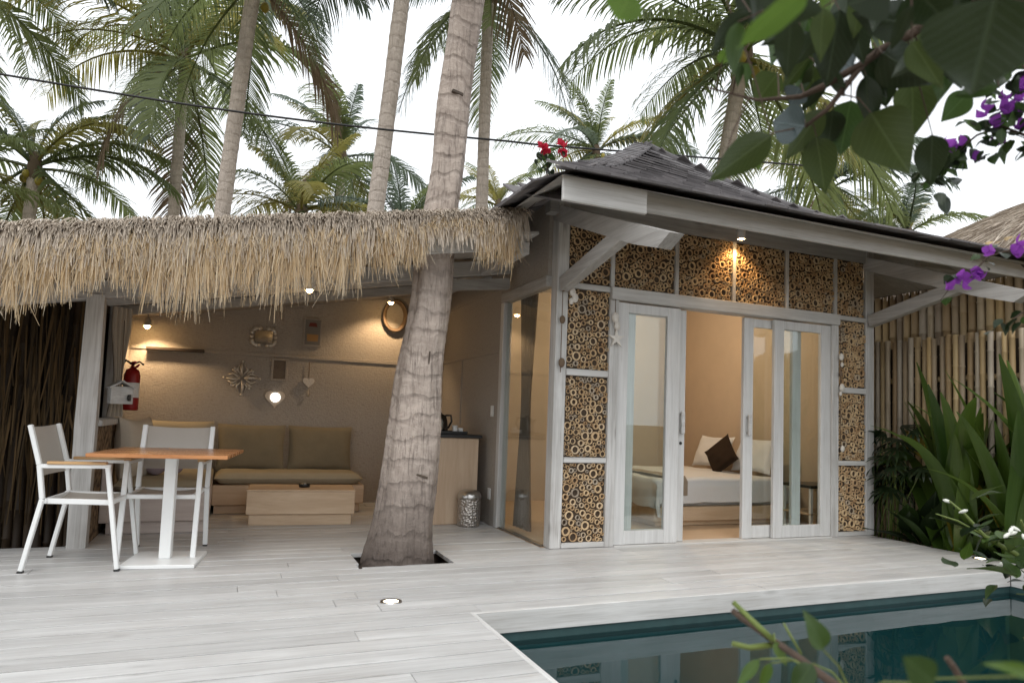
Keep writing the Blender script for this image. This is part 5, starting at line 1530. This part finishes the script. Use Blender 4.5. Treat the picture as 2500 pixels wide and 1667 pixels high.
# ------------------------------------------------------------------ strap-leaved lilies and fan palm by the fence
def strap_mesh(name, mat, arch, seed):
    q = MB(); n = 12; r_ = random.Random(seed)
    for i in range(n+1):
        t = i/n
        a = R(86)-arch*t**1.8
        w = .058*(math.sin(math.pi*min(1, .12+.88*t)**.75)**.8)+.004
        if i == 0: p_ = V((0, 0, 0))
        else: p_ = p_ + V((math.cos(a), 0, math.sin(a)))*(1/n)
        nrm = V((-math.sin(a), 0, math.cos(a)))
        for s in (-1, 0, 1):
            q.v.append(tuple(p_+V((0, s*w, 0))+nrm*(.25*w*abs(s))))
    for i in range(n):
        for j in range(2): q.f.append((i*3+j, (i+1)*3+j, (i+1)*3+j+1, i*3+j+1)); q.s.append(True)
    return q.mesh(name, mat)
SM = [strap_mesh('strap_leaf', m_strap, a, i) for i, a in enumerate((.25, .6, 1.0, 1.7))]+[strap_mesh('strap_leaf', m_strap_y, 1.2, 9)]
def lily(loc, n, L, label, seed, tilt=.35):
    t = thing('giant_lily', label, 'plant', loc, 0, 'strap-leaved lilies along the fence'); r_ = random.Random(seed)
    for i in range(n):
        k = 4 if r_.random() < .06 else r_.choice((0, 0, 0, 1, 1, 2))
        az = r_.uniform(0, 6.28)
        m3 = Matrix.Rotation(az, 3, 'Z') @ Matrix.Rotation(abs(r_.gauss(0, tilt)), 3, 'Y')
        inst('strap_leaf', SM[k], t, place(V(loc)+V((r_.gauss(0, .05), r_.gauss(0, .06), 0)), m3, (L*r_.uniform(.7, 1.15),)*3))
lily((6.30, 4.30, -.09), 30, 1.65, 'tall strap-leaved lily beside the lit deck light at the fence', 1, .17)
lily((6.30, 3.72, -.09), 32, 1.75, 'tall strap-leaved lily at the picture edge by the pool corner', 2, .18)
lily((6.28, 3.15, -.09), 22, 1.7, 'strap-leaved lily reaching in from beyond the picture edge', 3, .35)
def fan_mesh(name, mat, seed):
    q = MB(); r_ = random.Random(seed); k = 9
    for i in range(k):
        a = R(-75+150*i/(k-1)); L = r_.uniform(.8, 1.0)*(1-.25*abs(i-(k-1)/2)/(k/2)); w = .05
        d = V((math.cos(a), math.sin(a), 0)); s = V((-d.y, d.x, 0))
        vs = [V((0, 0, 0)), d*L*.3+s*w, d*L*.3-s*w, d*L*.75+s*w*.9+V((0, 0, -.08)), d*L*.75-s*w*.9+V((0, 0, -.08)), d*L+V((0, 0, -.2))]
        q.add(vs, [(0, 1, 2), (2, 1, 3, 4), (4, 3, 5)], False)
    return q.mesh(name, mat)
fans = [fan_mesh('fan_leaf', m_rhapis, i) for i in range(3)]
rp = thing('lady_palm', 'dark bushy fan palm growing beside the right villa post', 'plant', (6.33, 5.05, -.09))
r_ = random.Random(8)
for i in range(34):
    h = r_.uniform(.35, 1.12); a = r_.uniform(0, 6.28); d = r_.uniform(.05, .30)
    top_ = V((6.30+d*math.cos(a)*.7, 4.98+d*math.sin(a)*1.3, h))
    b0 = V((6.33+r_.gauss(0, .04), 5.02+r_.gauss(0, .10), -.09))
    if i % 2 == 0:
        q = MB(); q.tube([b0, (b0+top_)*.5+V((0, 0, .1)), top_], [.008, .006, .004], 5); q.build('stem', m_green_stem, rp)
    m3 = frame_of((math.cos(a), math.sin(a), r_.uniform(-.6, .2)), (r_.gauss(0, .3), r_.gauss(0, .3), 1))
    inst('fan_leaf', fans[r_.randrange(3)], rp, place(top_, m3, r_.uniform(.24, .36)))
inst('broad_leaf', LM['bright'][1], rp, Matrix.Translation((6.40, 4.82, .80)) @ frame_of((-.75, .45, -.06), (.3, -.8, .6)).to_4x4() @ Matrix.Diagonal((.34, .11, .3, 1)))
# low dark ground leaves under them
r_ = random.Random(12)
for (x, y, lab) in ((6.30, 4.72, 'low dark broad-leaved plant between the fan palm and the lilies'), (6.28, 4.0, 'low dark broad-leaved plant at the foot of the lilies')):
    gp = thing('broad_leaf_plant', lab, 'plant', (x, y, -.09), 0, 'low plants along the fence')
    for i in range(18):
        a = r_.uniform(0, 6.28); L = r_.uniform(.25, .55)
        d = V((math.cos(a), math.sin(a), r_.uniform(.3, 1.6)))
        inst('leaf', LM[r_.choice(('dark', 'green'))][r_.randrange(3)], gp, Matrix.Translation((x+r_.gauss(0, .04), y+r_.gauss(0, .09), -.08+r_.uniform(0, .25))) @ frame_of(d, (0, 0, 1)).to_4x4() @ Matrix.Diagonal((L, L*.4, L*.6, 1)))

# flowering shrub at the lower corner
fs_ = thing('flowering_shrub', 'leafy shrub with white flower buds over the pool corner', 'shrub', (2.98, 1.6, -.04))
q = MB(); q.tube([(2.98, 1.6, -.04), (2.96, 1.62, .3), (2.906, 1.66, .547), (2.795, 1.701, .609), (2.705, 1.756, .668), (2.642, 1.796, .755), (2.603, 1.82, .794)], [.018, .015, .012, .010, .008, .005, .003], 8); q.tube([(2.705, 1.756, .668), (2.62, 1.80, .72), (2.549, 1.836, .743)], [.005, .004, .002], 6); q.tube([(2.906, 1.66, .547), (2.75, 1.62, .66), (2.593, 1.554, .76)], [.008, .006, .003], 6); q.build('branch', m_green_stem, fs_)
r_ = random.Random(3)
for c_, n_ in (((2.575, 1.566, .72), 5), ((2.603, 1.82, .78), 2), ((2.70, 1.70, .58), 1)):
    for i in range(n_):
        p_ = V(c_)+V((r_.gauss(0, .02), r_.gauss(0, .02), r_.gauss(0, .018)))
        q = MB(); d = V((r_.gauss(-.4, .6), r_.gauss(0, .5), r_.gauss(.2, .4))).normalized()
        q.tube([p_, p_+d*.010, p_+d*.024, p_+d*.034], [.002, .006, .007, .002], 7); q.build('bud', m_bud, fs_)
for i in range(46):
    k = r_.random()
    p_ = V((2.93, 1.64, .4))*(1-k)+V((2.62, 1.72, .72))*k+V((r_.gauss(0, .05), r_.gauss(0, .06), r_.gauss(-.02, .07)))
    L = r_.uniform(.07, .15)
    inst('leaf', LM[r_.choice(('green', 'olive', 'dark', 'bright'))][r_.randrange(3)], fs_, Matrix.Translation(p_) @ frame_of((r_.gauss(0, 1), r_.gauss(0, 1), r_.gauss(.2, .5)), (0, 0, 1)).to_4x4() @ Matrix.Diagonal((L, L*.42, L*.6, 1)))
# cut twig in front of the pool
tw = thing('pruned_shrub', 'pruned shrub with cut green twigs in front of the pool', 'shrub', (1.0, .45, -.04))
q = MB(); q.tube([(1.42, .45, -.04), (1.2, .5, .35), (.95, .56, .62), (.739, .642, .72), (.739, .696, .731), (.745, .747, .739), (.756, .796, .741), (.724, .829, .768), (.72, .841, .774)], [.014, .012, .009, .006, .0055, .005, .0048, .0045, .0042], 8); q.build('branch', m_bark_thin, tw)
tw.location = (1.42, .45, -.04)
tw.children[0].location = V((1.0-1.42, 0, 0)); OFF[tw] = V((1.42, .45, -.04))
q = MB(); q.tube([(.757, .797, .734), (.724, .81, .729), (.702, .819, .734)], [.0045, .0042, .004], 8); q.build('twig', m_green_stem, tw)
q = MB(); q.tube([(.753, .79, .742), (.735, .815, .765), (.722, .842, .786)], [.0045, .0042, .004], 8); q.build('twig', m_green_stem, tw)
q = MB(); q.tube([(.764, .75, .735), (.746, .765, .775)], [.002, .0015], 6); q.build('twig', m_green_stem, tw)
q = MB(); q.tube([(.95, .56, .60), (.823, .552, .745), (.802, .558, .78), (.794, .56, .79)], [.005, .0045, .004, .0035], 7); q.build('twig', m_bark_thin, tw)
for b_, t_, k_, w_ in (((.66, .615, .794), (.641, .62, .837), 'green', .026), ((.505, .366, .862), (.478, .374, .884), 'green', .026), ((.565, .33, .874), (.528, .342, .884), 'bright', .011), ((.675, .735, .742), (.645, .745, .70), 'bright', .016), ((.69, .73, .737), (.675, .735, .70), 'bright', .014), ((.745, .78, .745), (.752, .765, .715), 'bright', .015), ((.69, .66, .76), (.66, .665, .72), 'green', .028)):
    b_ = V(b_); t_ = V(t_); L = (t_-b_).length
    m3 = frame_of(t_-b_, (CAMP-b_).normalized()+V((rl.gauss(0, .3), rl.gauss(0, .3), .3)))
    inst('leaf', LM[k_][rl.randrange(3)], tw, Matrix.Translation(b_) @ m3.to_4x4() @ Matrix.Diagonal((L, w_, L*.8, 1)))
    nb_ = min([V((.95, .56, .62)), V((.85, .60, .67)), V((.739, .642, .72)), V((.739, .696, .731)), V((.756, .796, .741))], key=lambda p_: (p_-b_).length)
    q = MB(); q.tube([nb_, (nb_+b_)*.5+V((0, 0, .01)), b_], [.0016, .0013, .001], 5, False); q.build('leaf_stalk', m_green_stem, tw)
bpy.context.view_layer.update()
